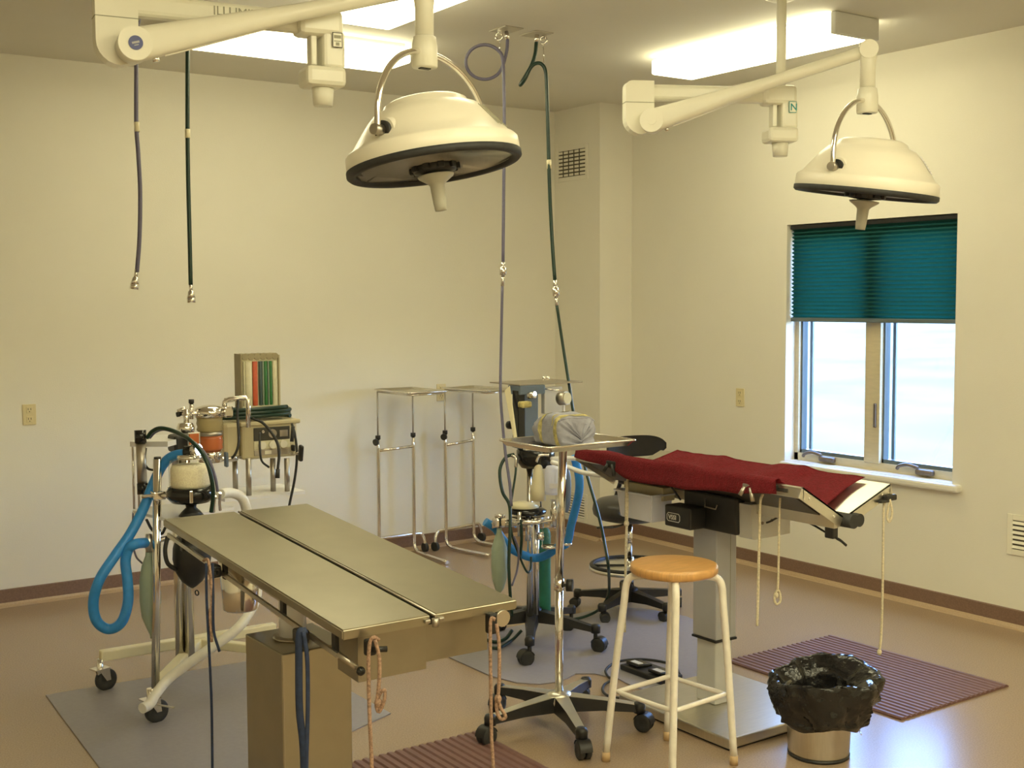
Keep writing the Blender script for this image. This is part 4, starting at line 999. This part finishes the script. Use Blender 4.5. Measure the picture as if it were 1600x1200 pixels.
T.part('wing_paddle', MB().box(at(470, 708, 5.5), (.018, .03, .075), Matrix.Rotation(.2, 3, 'X'), .007).box(at(458, 700, 5.62), (.012, .03, .03), None, .005), 'black')
T.part('wing_paddle', MB().box(at(353.5, 718, 5.22), (.014, .03, .065), None, .006), 'slate_blue')
T.part('paddle_rod', MB().cyl(at(354, 717, 5.23), at(376, 714, 5.3), .007, n=10), 'chrome'); T.part('link_bar', MB().cyl(at(310, 719, 5.4), at(372, 716, 5.45), .012, n=12), 'chrome')
# hoses
db = 4.78
T.part('blue_hose', MB().tube([at(289, 709, dc), at(270, 713, db+.10), at(254, 727, db+.12), at(240, 755, db+.12), at(224, 795, db+.10), at(203, 835, db+.06), at(180, 868, db+.01), at(156, 905, db-.04), at(146, 940, db-.03), at(151, 970, db-.02), at(170, 983, db), at(190, 972, db), at(200, 940, db+.01), at(199, 905, db+.02), at(196, 878, db+.03), at(201, 858, db+.03), at(212, 850, db+.03), at(228, 848, db+.11)], .0205, 16, True, 8), 'blue_hose')
bg_ = at(233, 860, db+.12); bgx = V((bg_.x, bg_.y, 0)); Zb = lambda py: at(233, py, db+.12).z
T.part('bag_valve', MB().lathe([(.0, Zb(834)), (.012, Zb(834)), (.014, Zb(840)), (.02, Zb(842)), (.02, Zb(855)), (.014, Zb(857)), (.014, Zb(862)), (0, Zb(862))], bgx, n=18).cyl(at(233, 848, db+.12), at(268, 839, 4.90), .011, n=12), 'steel')
T.part('reservoir_bag', MB().lathe([(.0, Zb(858)), (.013, Zb(858)), (.016, Zb(868)), (.032, Zb(884)), (.042, Zb(905)), (.043, Zb(940)), (.036, Zb(965)), (.016, Zb(985)), (.006, Zb(994)), (.004, Zb(1000)), (0, Zb(1000))], bgx, n=26, sy=.75), 'green_bag', None, 'limp pale green breathing bag')
kx_ = at(300, 880, 4.92); bkx = V((kx_.x, kx_.y, 0)); Zk = lambda py: at(302, py, 4.92).z
T.part('black_bag', MB().lathe([(0, Zk(838)), (.06, Zk(838)), (.075, Zk(855)), (.077, Zk(872)), (.066, Zk(892)), (.042, Zk(908)), (.018, Zk(916)), (.006, Zk(919)), (0, Zk(920))], bkx, n=28), 'black')
T.part('bag_ring', MB().torus(V((bkx.x+.018, bkx.y, Zk(928))), .010, .003, (1, .4, 0), 20, 6), 'black')
T.part('bag_tube', MB().tube([at(262, 838, 4.85), at(258, 860, 4.84), at(262, 880, 4.84), at(275, 890, 4.87)], .009, 8), 'black')
T.part('gas_hose', MB().tube([at(230, 684, 5.0), at(238, 674, 4.98), at(252, 669, 4.95), at(275, 675, 4.9), at(300, 690, 4.80), at(320, 715, 4.76), at(330, 745, 4.76), at(333, 775, 4.78), at(330, 800, 4.80)], .0085, 10), 'green_hose')
T.part('gas_hose', MB().tube([at(234, 684, 5.02), at(243, 675, 5.0), at(258, 671, 4.97), at(282, 680, 4.92), at(308, 695, 4.83), at(326, 718, 4.79), at(336, 745, 4.79), at(340, 768, 4.8)], .006, 8), 'lavender_hose')
T.part('gas_hose', MB().tube([at(228, 700, 5.02), at(226, 720, 5.02), at(231, 732, 5.0), at(243, 735, 4.95)], .005, 8), 'rubber')
T.part('gas_hose', MB().tube([at(229, 812, 4.95), at(238, 828, 4.92), at(252, 834, 4.9), at(258, 825, 4.88)], .006, 8), 'rubber')
T.part('drain_tube', MB().tube([at(208, 800, 5.15), at(207, 840, 5.15), at(212, 868, 5.1), at(222, 880, 5.05)], .004, 8), 'lavender_hose')
T.part('link_chain', MB().tube([at(344, 770, 4.82), at(343, 785, 4.84), at(344, 797, 4.86)], .006, 8).tube([at(336, 775, 4.82), at(334, 790, 4.84), at(334, 800, 4.86)], .006, 8), 'chrome')
T.part('scavenge_hose', MB().tube([at(344, 772, 4.95), at(360, 770, 5.05), at(376, 776, 5.12), at(384, 792, 5.15), at(388, 820, 5.2), at(395, 870, 5.25), at(402, 920, 5.25), at(394, 950, 5.2), at(370, 983, 5.1), at(330, 1012, 5.02), at(290, 1040, 4.96), at(262, 1062, 4.92), at(243, 1085, 4.86), at(234, 1100, 4.82), at(222, 1107, 4.78)], .021, 14, True, 8), 'white_hose')

# ================================================================== MIDDLE ANESTHESIA MACHINE
mcx = V((3.43, 4.75, 0)); dmid = 5.86
T = Thing('anesthesia_machine', 'pole-mounted anesthesia machine with green cylinder on five-caster base, centre', 'anesthesia machine', mcx)
star_base(T, mcx, .325, 16, .17, 'black', 'black', .036, drop=.05)
def vpost(px, y0, y1, d, r, m, name, n=16):
    a_ = at(px, y0, d); c_ = at(px, y1, d); return T.part(name, MB().cyl(a_, V((a_.x, a_.y, c_.z)), r, n=n), m)
vpost(828, 966, 690, dmid, .0165, 'chrome', 'pole'); vpost(838, 960, 800, dmid+.03, .015, 'chrome', 'pole')
ga = at(851, 962, dmid+.12); gt = at(851, 822, dmid+.12)
T.part('oxygen_cylinder', MB().lathe([(0, ga.z), (.030, ga.z), (.031, ga.z+.01), (.031, gt.z-.03), (.024, gt.z-.01), (.01, gt.z), (0, gt.z)], (ga.x, ga.y, 0), n=24), 'green_tank', None, 'dark green gas cylinder')
T.part('cylinder_yoke', MB().box(at(851, 818, dmid+.1), (.06, .05, .04), None, .006), 'chrome')
# shelf
N = at(812, 601, 5.80); tzz = N.z
T.part('top_shelf', MB().box2((N.x, N.y, tzz-.006), (N.x+.385, N.y+.26, tzz), .002), 'steel_dark')
T.part('shelf_fittings', MB().cyl(at(850, 594, 5.95), at(850, 588, 5.95), .008, n=10).cyl(at(856, 594, 5.95), at(856, 588, 5.95), .008, n=10), 'chrome')
T.part('shelf_bracket', MB().box2((N.x+.0, N.y-.004, tzz-.05), (N.x+.15, N.y+.10, tzz-.007), .004), 'slate_blue')
T.part('column', MB().box2((N.x+.045, N.y+.02, at(830, 690, 5.8).z), (N.x+.125, N.y+.09, tzz-.04), .004), 'slate_blue')
T.part('column_strip', MB().box2((N.x-.002, N.y+.01, at(830, 690, 5.8).z), (N.x+.04, N.y+.06, tzz-.03), .004), 'black_gloss')
T.part('column_tape', MB().box(at(820, 632, 5.74), (.06, .04, .03), None, .008), 'tape_yellow')
T.part('instruction_card', MB().prism([at(789, 611, 5.80), at(797, 603, 5.78), at(809, 690, 5.70), at(805, 694, 5.70)], (.0, .004, 0)), 'cream_plastic')
T.part('white_panel', MB().box(at(862, 625, 5.95), (.11, .03, .13), None, .004), 'grey_light')
T.part('panel_top_rail', MB().cyl(at(844, 607, 5.9), at(884, 611, 5.9), .004, n=8), 'chrome')
T.part('pressure_gauge', MB().cyl(at(875, 623, 5.82), at(886, 622, 5.79), .032, n=24), 'steel_dark')
T.part('gauge_face', MB().cyl(at(886, 622, 5.79), at(887, 622, 5.787), .027, n=24), 'stripe_white')
T.part('gauge_stem', MB().cyl(at(881, 632, 5.84), at(881, 650, 5.84), .006, n=8), 'white_plastic')
T.part('side_valve', MB().cyl(at(826, 618, 5.76), at(836, 617, 5.74), .016, n=16), 'chrome')
T.part('side_knob', MB().cyl(at(795, 664, 5.9), at(800, 664, 5.88), .020, n=16), 'black')
# absorber assembly
ab = at(837, 715, 5.8); abx = V((ab.x, ab.y, 0)); Za = lambda py: at(837, py, 5.8).z
T.part('absorber_head', MB().lathe([(0, Za(730)), (.07, Za(730)), (.088, Za(722)), (.092, Za(712)), (.092, Za(703)), (.08, Za(698)), (0, Za(697))], abx, n=32), 'black_gloss')
T.part('head_plate', MB().box(at(818, 698, 5.78), (.10, .06, .03), Matrix.Rotation(.3, 3, 'Y'), .006), 'slate_blue')
T.part('support_rod', MB().cyl(at(829, 728, 5.8), at(829, 795, 5.8), .004, n=8).cyl(at(845, 728, 5.85), at(845, 795, 5.85), .004, n=8), 'chrome')
T.part('cream_bellows', MB().lathe([(0, at(841, 782, 5.74).z), (.036, at(841, 782, 5.74).z), (.036, at(841, 765, 5.74).z), (.018, at(841, 725, 5.74).z), (.012, at(841, 712, 5.74).z), (0, at(841, 712, 5.74).z)], V((at(841, 760, 5.74).x, at(841, 760, 5.74).y, 0)), n=20), 'cream_plastic')
T.part('chrome_elbow', MB().tube([at(838, 722, 5.70), at(842, 713, 5.70), at(848, 711, 5.70), at(858, 711, 5.70)], .007, 8), 'chrome')
wc = at(864, 750, 5.72)
T.part('white_canister', MB().lathe([(0, at(864, 772, 5.72).z), (.038, at(864, 772, 5.72).z), (.040, at(864, 766, 5.72).z), (.040, at(864, 734, 5.72).z), (.03, at(864, 728, 5.72).z), (0, at(864, 727, 5.72).z)], V((wc.x, wc.y, 0)), n=24), 'bin_white')
T.part('canister_label', MB().box(at(866, 759, 5.675), (.045, .004, .024), Matrix.Rotation(-.6, 3, 'Z')), 'white_plastic')
T.part('black_collar', MB().lathe([(0, at(822, 802, 5.8).z), (.085, at(822, 802, 5.8).z), (.09, at(822, 797, 5.8).z), (.06, at(822, 792, 5.8).z), (0, at(822, 792, 5.8).z)], V((at(825, 800, 5.8).x, at(825, 800, 5.8).y, 0)), n=28), 'black_gloss')
T.part('cream_dish', MB().lathe([(0, at(822, 792, 5.8).z), (.075, at(822, 792, 5.8).z), (.05, at(822, 785, 5.8).z), (0, at(822, 783, 5.8).z)], V((at(818, 790, 5.8).x, at(818, 790, 5.8).y, 0)), n=28), 'cream_plastic')
T.part('rear_shell', MB().tube([at(884, 730, 5.9), at(888, 750, 5.9), at(887, 785, 5.9), at(883, 800, 5.9)], .014, 10), 'slate_blue')
mf = MB()
mf.box(at(815, 815, 5.78), (.10, .07, .05), None, .01).box(at(840, 812, 5.78), (.09, .07, .035), None, .008).cyl(at(790, 820, 5.7), at(875, 812, 5.72), .012, n=12).cyl(at(825, 800, 5.75), at(825, 845, 5.75), .013, n=12)
mf.cyl(at(812, 800, 5.72), at(812, 838, 5.72), .010, n=12).cyl(at(866, 780, 5.72), at(866, 822, 5.72), .018, n=14).cyl(at(838, 838, 5.74), at(850, 838, 5.74), .02, n=14)
T.part('manifold', mf, 'chrome')
for px_, y0_, y1_, r_ in ((858, 818, 852, .034), (886, 828, 848, .022)):
    a_ = at(px_, y1_, 5.74); c_ = at(px_, y0_, 5.74)
    gdm = T.part('glass_dome', MB().lathe([(r_, a_.z), (r_, c_.z-.02), (r_*.8, c_.z-.006), (.004, c_.z)], (a_.x, a_.y, 0), n=22), 'clear_glass')
    T.part('dome_base', MB().lathe([(0, a_.z-.012), (r_*1.1, a_.z-.012), (r_*1.1, a_.z), (0, a_.z)], (a_.x, a_.y, 0), n=22), 'chrome', gdm)
    T.part('dome_top', MB().cyl((a_.x, a_.y, c_.z-.004), (a_.x, a_.y, c_.z+.012), r_*.4, n=14), 'chrome', gdm)
bv = at(780, 828, 5.7); bvx = V((bv.x, bv.y, 0)); Zg = lambda py: at(780, py, 5.7).z
T.part('bag_valve', MB().box(at(780, 816, 5.7), (.06, .05, .05), None, .012).cyl(at(781, 803, 5.7), at(781, 808, 5.7), .026, n=16).cyl(at(768, 821, 5.7), at(797, 816, 5.72), .014, n=12), 'chrome')
T.part('reservoir_bag', MB().lathe([(0, Zg(822)), (.013, Zg(822)), (.014, Zg(832)), (.026, Zg(842)), (.040, Zg(856)), (.042, Zg(885)), (.038, Zg(905)), (.022, Zg(922)), (0, Zg(930))], bvx, n=24, sy=.75), 'green_bag', None, 'limp pale green breathing bag')
T.part('blue_hose', MB().tube([at(897, 712, 5.62), at(904, 740, 5.64), at(905, 765, 5.66), at(899, 795, 5.7), at(892, 822, 5.72), at(886, 848, 5.74), at(870, 856, 5.75), at(856, 866, 5.8), at(838, 872, 5.84), at(820, 868, 5.82), at(800, 858, 5.8), at(785, 842, 5.78), at(774, 826, 5.76), at(758, 815, 5.74)], .020, 14, True, 7), 'blue_hose')
T.part('white_hose', MB().tube([at(862, 717, 5.66), at(885, 716, 5.6), at(910, 718, 5.52), at(935, 728, 5.45), at(953, 740, 5.42)], .011, 12), 'white_plastic')
T.part('white_hose', MB().tube([at(862, 722, 5.64), at(885, 729, 5.58), at(910, 738, 5.5), at(935, 742, 5.44), at(955, 742, 5.41)], .011, 12), 'white_plastic')
T.part('hose_tip', MB().cyl(at(950, 741, 5.42), at(957, 737, 5.41), .016, n=12), 'white_plastic')
T.part('supply_hose', MB().tube([at(803, 710, 5.78), at(790, 715, 5.76), at(781, 735, 5.74), at(785, 768, 5.72), at(796, 790, 5.68), at(797, 830, 5.62), at(795, 880, 5.6), at(797, 925, 5.6), at(800, 962, 5.65)], .008, 10), 'green_hose')
T.part('supply_hose', MB().tube([at(805, 712, 5.76), at(806, 735, 5.74), at(801, 770, 5.72), at(797, 800, 5.66), at(800, 835, 5.66), at(812, 870, 5.7), at(823, 893, 5.74), at(829, 890, 5.78), at(830, 870, 5.8)], .0055, 10), 'green_hose')
T.part('supply_hose', MB().tube([at(814, 812, 5.7), at(815, 840, 5.7), at(813, 870, 5.72)], .007, 8), 'green_hose')
T.part('lavender_tube', MB().tube([at(803, 838, 5.66), at(810, 860, 5.66), at(808, 890, 5.66), at(800, 915, 5.62)], .005, 8), 'lavender_hose')
T.part('chrome_spout', MB().tube([at(800, 712, 5.76), at(806, 716, 5.74), at(806, 730, 5.74)], .008, 8), 'chrome')
T.part('floor_hose', MB().tube([onz(800, 985, .05), onz(790, 998, .02), onz(775, 1003, .015), onz(760, 1000, .012)], .009, 8).tube([onz(815, 985, .06), onz(800, 1000, .02), onz(780, 1012, .012), onz(765, 1012, .012)], .008, 8), 'green_hose')

# ================================================================== CEILING HOSES
def ceiling_plate(T, c, m='steel_dark'):
    T.part('ceiling_plate', MB().box(V((c[0], c[1], H-.003)), (.112, .142, .005), None, .001), m)
pA, pB = V((3.523, 5.081, H)), V((3.71, 5.081, H))
T = Thing('ceiling_hose', 'lavender ceiling hose with round coil above centre anesthesia machine', 'hose', pA, 'ceiling gas hoses')
ceiling_plate(T, pA)
dA = (pA-EYE).dot(fw)
T.part('hook', MB().box(at(781, 50, dA), (.012, .03, .02), None, .003).torus(at(780, 57, dA), .018, .005, (1, .6, 0), 24, 8), 'chrome')
T.part('fitting', MB().cyl(at(791, 49, dA), at(793, 62, dA), .011, n=12), 'chrome')
loop = [at(793, 62, dA), at(792, 78, dA), at(788, 95, dA)]
for k in range(1, 15):
    a = math.radians(-10+k*(360/14)*.985); loop.append(at(757+29*math.cos(a)*1.0, 97+27*math.sin(a), dA+.05-.008*k))
loop += [at(787, 120, dA-.08), at(788, 200, dA-.08), at(787, 300, dA-.09), at(786, 412, dA-.10)]
T.part('hose', MB().tube(loop, .0085, 10, True, 5), 'lavender_hose')
T.part('chain', MB().cyl(at(781, 64, dA), at(781, 82, dA), .003, n=6), 'chrome')
T.part('coupling', MB().cyl(at(786, 410, dA-.1), at(786, 418, dA-.1), .011, n=12).cyl(at(786, 418, dA-.1), at(786, 430, dA-.1), .018, n=14).cyl(at(786, 430, dA-.1), at(785, 447, dA-.1), .009, n=10), 'chrome')
T.part('lower_hose', MB().tube([at(785, 445, dA-.1), at(783, 540, dA-.12), at(782, 610, dA-.2), at(785, 660, dA-.25), at(790, 710, dA-.32), at(797, 760, dA-.4), at(799, 790, dA-.46)], .007, 10), 'lavender_hose')
T = Thing('ceiling_hose', 'dark green ceiling hose with twisted loop running down to the floor', 'hose', pB, 'ceiling gas hoses')
ceiling_plate(T, pB); dB = (pB-EYE).dot(fw)
T.part('hook', MB().box(at(850, 57, dB), (.012, .03, .02), None, .003).torus(at(849, 63, dB), .018, .005, (1, .6, 0), 24, 8), 'chrome')
T.part('fitting', MB().cyl(at(839, 54, dB), at(838, 66, dB), .011, n=12), 'chrome')
T.part('chain', MB().cyl(at(849, 70, dB), at(850, 98, dB), .0025, n=6), 'chrome')
T.part('hose', MB().tube([at(838, 66, dB), at(836, 85, dB), at(830, 103, dB), at(818, 124, dB), at(813, 133, dB-.02), at(820, 124, dB-.05), at(829, 106, dB-.06), at(838, 99, dB-.06), at(847, 101, dB-.06), at(853, 115, dB-.06), at(855, 160, dB-.06), at(857, 230, dB-.06), at(859, 300, dB-.07), at(863, 380, dB-.08), at(867, 438, dB-.09)], .0095, 10, True, 5), 'green_hose')
T.part('cream_sleeve', MB().cyl(at(857.5, 250, dB-.06), at(858, 264, dB-.06), .0125, n=12), 'cream_plastic')
T.part('coupling', MB().cyl(at(867, 438, dB-.09), at(868, 450, dB-.09), .011, n=12).cyl(at(868, 450, dB-.09), at(869, 463, dB-.09), .020, .017, n=14).cyl(at(869, 463, dB-.09), at(870, 478, dB-.1), .009, n=10), 'chrome')
T.part('lower_hose', MB().tube([at(870, 477, dB-.1), at(878, 530, dB-.1), at(889, 600, dB-.12), at(902, 680, dB-.15), at(918, 745, dB-.2), at(934, 800, dB-.25), at(944, 845, dB-.3), at(951, 890, dB-.38), onz(950, 930, .12), onz(936, 952, .045), onz(915, 963, .02), onz(893, 968, .016), onz(870, 972, .016)], .0075, 10, True, 6), 'green_hose')
dh = 5.4
def hang_hose(pts, band, tip, m, label, dz):
    p0 = at(pts[0][0], pts[0][1], dh); T = Thing('ceiling_hose', label, 'hose', (p0.x, p0.y, H), 'ceiling gas hoses')
    ceiling_plate(T, p0)
    T.part('hook', MB().cyl((p0.x-.03, p0.y, H-.005), (p0.x-.03, p0.y, H-.03), .006, n=8).torus((p0.x-.03, p0.y, H-.045), .018, .005, (1, .6, 0), 24, 8), 'chrome')
    T.part('fitting', MB().cyl((p0.x, p0.y, H-.005), (p0.x, p0.y, H-.05), .011, n=12), 'chrome')
    P = [V((p0.x, p0.y, H-.04))]+[at(x, y, dh) for x, y in pts]
    T.part('hose', MB().tube(P, .0095, 10, True, 6), m)
    T.part('hanger_strap', MB().tube([V((p0.x-.03, p0.y, H-.06)), at(pts[0][0]-3, pts[0][1]+4, dh-.01), at(pts[0][0]+1, pts[0][1]+22, dh-.012)], .007, 8), m)
    T.part('cream_sleeve', MB().cyl(at(*band[0], dh), at(*band[1], dh), .0118, n=12), 'cream_plastic')
    a_, c_ = at(*tip[0], dh), at(*tip[1], dh)
    T.part('end_fitting', MB().cyl(a_, a_.lerp(c_, .45), .0085, n=12).cyl(a_.lerp(c_, .4), a_.lerp(c_, .75), .012, .019, 16).cyl(a_.lerp(c_, .75), c_, .019, n=16), 'chrome')
hang_hose([(217, 30), (213, 50), (213, 110), (213, 195), (216, 240), (219, 300), (218, 370), (214, 425)], [(213.5, 191), (214.5, 206)], [(213.5, 421), (209.5, 452)], 'lavender_hose', 'lavender hose hanging straight down at far left, open-ended', 0)
hang_hose([(291, 32), (293, 55), (293, 120), (293, 205), (294, 280), (296, 360), (298, 445)], [(293, 202), (293.2, 216)], [(298, 443), (299, 473)], 'green_hose', 'blackish green hose hanging down at left, right of lavender one', 0)

# ================================================================== FLOOR MATS
def flat_mat(name, poly, th, m, label):
    c = sum((V((x, y, 0)) for x, y in poly), V())/len(poly)
    return single(name, MB().prism([V((x, y, .0005)) for x, y in poly], (0, 0, th)), m, label, 'mat', V((c.x, c.y, 0)), 'floor mats')
flat_mat('floor_mat', [(1.275, 5.345), (2.36, 5.29), (2.37, 4.275), (2.10, 4.165), (2.02, 3.95), (1.95, 3.80), (1.19, 3.70)], .005, 'mat_grey', 'smooth grey floor mat under left anesthesia machine')
cur = [(2.98, 5.05), (2.98, 4.45), (3.02, 4.30), (3.09, 4.225), (3.18, 4.20), (3.25, 4.225), (3.31, 4.25), (3.38, 4.20), (3.42, 4.08), (3.40, 3.95), (3.42, 3.87), (3.80, 3.86), (3.95, 4.05), (4.02, 4.19), (4.10, 4.25), (4.25, 4.30), (4.36, 4.45), (4.40, 4.69), (4.33, 4.95), (4.18, 5.08)]
flat_mat('floor_mat', cur, .005, 'mat_grey', 'grey curved-edge floor mat under centre anesthesia machine')
def rib_mat(x0, x1, y0, y1, label):
    n = int((x1-x0)/.033); b = MB(); prof = []
    for k in range(n):
        xa = x0+(x1-x0)*k/n; w_ = (x1-x0)/n
        prof += [(xa, .007), (xa+w_*.18, .0125), (xa+w_*.62, .0125), (xa+w_*.8, .007)]
    prof += [(x1, .007), (x1, .0005), (x0, .0005)]
    b.prism([V((x, y0, z)) for x, z in prof], (0, y1-y0, 0))
    single('ribbed_mat', b, 'mat_rib', label, 'mat', V(((x0+x1)/2, (y0+y1)/2, 0)), 'floor mats')
rib_mat(4.0, 4.735, 3.01, 3.985, 'brown ribbed rubber mat on floor below the window')
rib_mat(1.79, 2.545, 2.90, 3.885, 'brown ribbed rubber mat at bottom edge beside split-top table')
for o in COL.objects:
    if o.name.startswith('ribbed_mat'): pass

# ================================================================== WASTE BUCKET AND BAG
wc_ = V((3.455, 2.965, 0))
T = Thing('waste_bucket', 'stainless kick bucket on floor, lined with black bag', 'bucket', wc_)
T.part('bucket_body', MB().lathe([(0, .002), (.100, .002), (.108, .006), (.112, .02), (.122, .245), (.126, .25), (.124, .254), (.118, .25), (.107, .022), (0, .016)], wc_, n=44), 'steel')
T.part('base_ring', MB().lathe([(.098, .0), (.112, .0), (.114, .010), (.10, .012)], wc_, n=44), 'black')
T.part('bail_handle', MB().tube([wc_+V((.117, -.03, .17)), wc_+V((.128, -.05, .13)), wc_+V((.125, -.085, .09)), wc_+V((.10, -.115, .085))], .003, 8), 'chrome')
T = Thing('trash_bag', 'crumpled black plastic bag lining the stainless bucket', 'bag', wc_+V((0, 0, .1)))
dR = math.atan2(-.45, .9)
def bagp(u, v):
    a = 2*PI*u
    bul = max(0, math.cos(a-dR))**1.5
    keys = [(0, .134+.006*bul, .132), (.1, .148+.012*bul, .150), (.3, .168+.036*bul, .212), (.46, .174+.052*bul, .258), (.55, .171+.054*bul, .298), (.60, .162+.048*bul, .307), (.65, .148+.03*bul, .294), (.72, .114, .262), (.80, .103, .20), (.93, .096, .10), (1, .01, .06)]
    for i in range(len(keys)-1):
        if v <= keys[i+1][0]:
            t = (v-keys[i][0])/(keys[i+1][0]-keys[i][0]); r_ = keys[i][1]+(keys[i+1][1]-keys[i][1])*t; z_ = keys[i][2]+(keys[i+1][2]-keys[i][2])*t; break
    z_ += (.016*math.cos(a-dR-.5)+.010*math.sin(2*a+.6))*min(1, v*3)*(v < .9) + (.02*math.sin(a*3+1)-.022*max(0, math.cos(a+1.1)))*max(0, .35-v)*2.2
    q = V((math.cos(a)*2.2, math.sin(a)*2.2, v*4))
    q2 = V((math.cos(a+v*1.1)*2.4, math.sin(a+v*1.1)*2.4, v*1.6)); c = noise.noise(q*.8)*.014+(.012-abs(noise.noise(q2*1.15))*.045)+(.006-abs(noise.noise(q2*2.6+V((3, 1, 2))))*.024)
    damp = .25 if v < .08 else (1 if v < .75 else .8)
    r_ = max(.128 if v < .55 else .03, r_+c*damp)
    if v > .71: r_ = min(r_, .114)
    return wc_+V((math.cos(a)*r_, math.sin(a)*r_, z_+noise.noise(q*.9+V((9, 0, 0)))*.014*(v > .2)))
b = MB(); b.grid(bagp, 84, 40, True)
T.part('bag_film', b, 'bag_black')

# ================================================================== FOOT PEDAL
fpd = onz(1017, 1056, .0)
T = Thing('foot_pedal', 'black double foot pedal with coiled cord beside V-top table base', 'foot pedal', fpd)
R = Matrix.Rotation(math.radians(0), 3, 'Z')
T.part('pedal_base', MB().box(fpd+V((0, 0, .018)), (.13, .28, .026), R, .006), 'black')
for s_ in (-1, 1):
    pd_ = T.part('pedal', MB().box(fpd+V((-.005, s_*.075, .038)), (.085, .085, .014), R @ Matrix.Rotation(.12, 3, 'Y'), .004), 'black_gloss')
    T.part('tread_pad', MB().box(fpd+V((-.02, s_*.075, .047)), (.03, .06, .004), R, .0015), 'grey_light', pd_)
zc = .010
T.part('cord', MB().tube([onz(1062, 1054, zc+.01), onz(1055, 1042, zc), onz(1035, 1034, zc), onz(1000, 1030, zc), onz(965, 1034, zc), onz(947, 1046, zc), onz(950, 1057, zc), onz(957, 1062, zc+.006), onz(944, 1070, zc), onz(942, 1080, zc), onz(952, 1088, zc), onz(972, 1092, zc), V((3.18, 3.80, zc))], .006, 8), 'rubber')
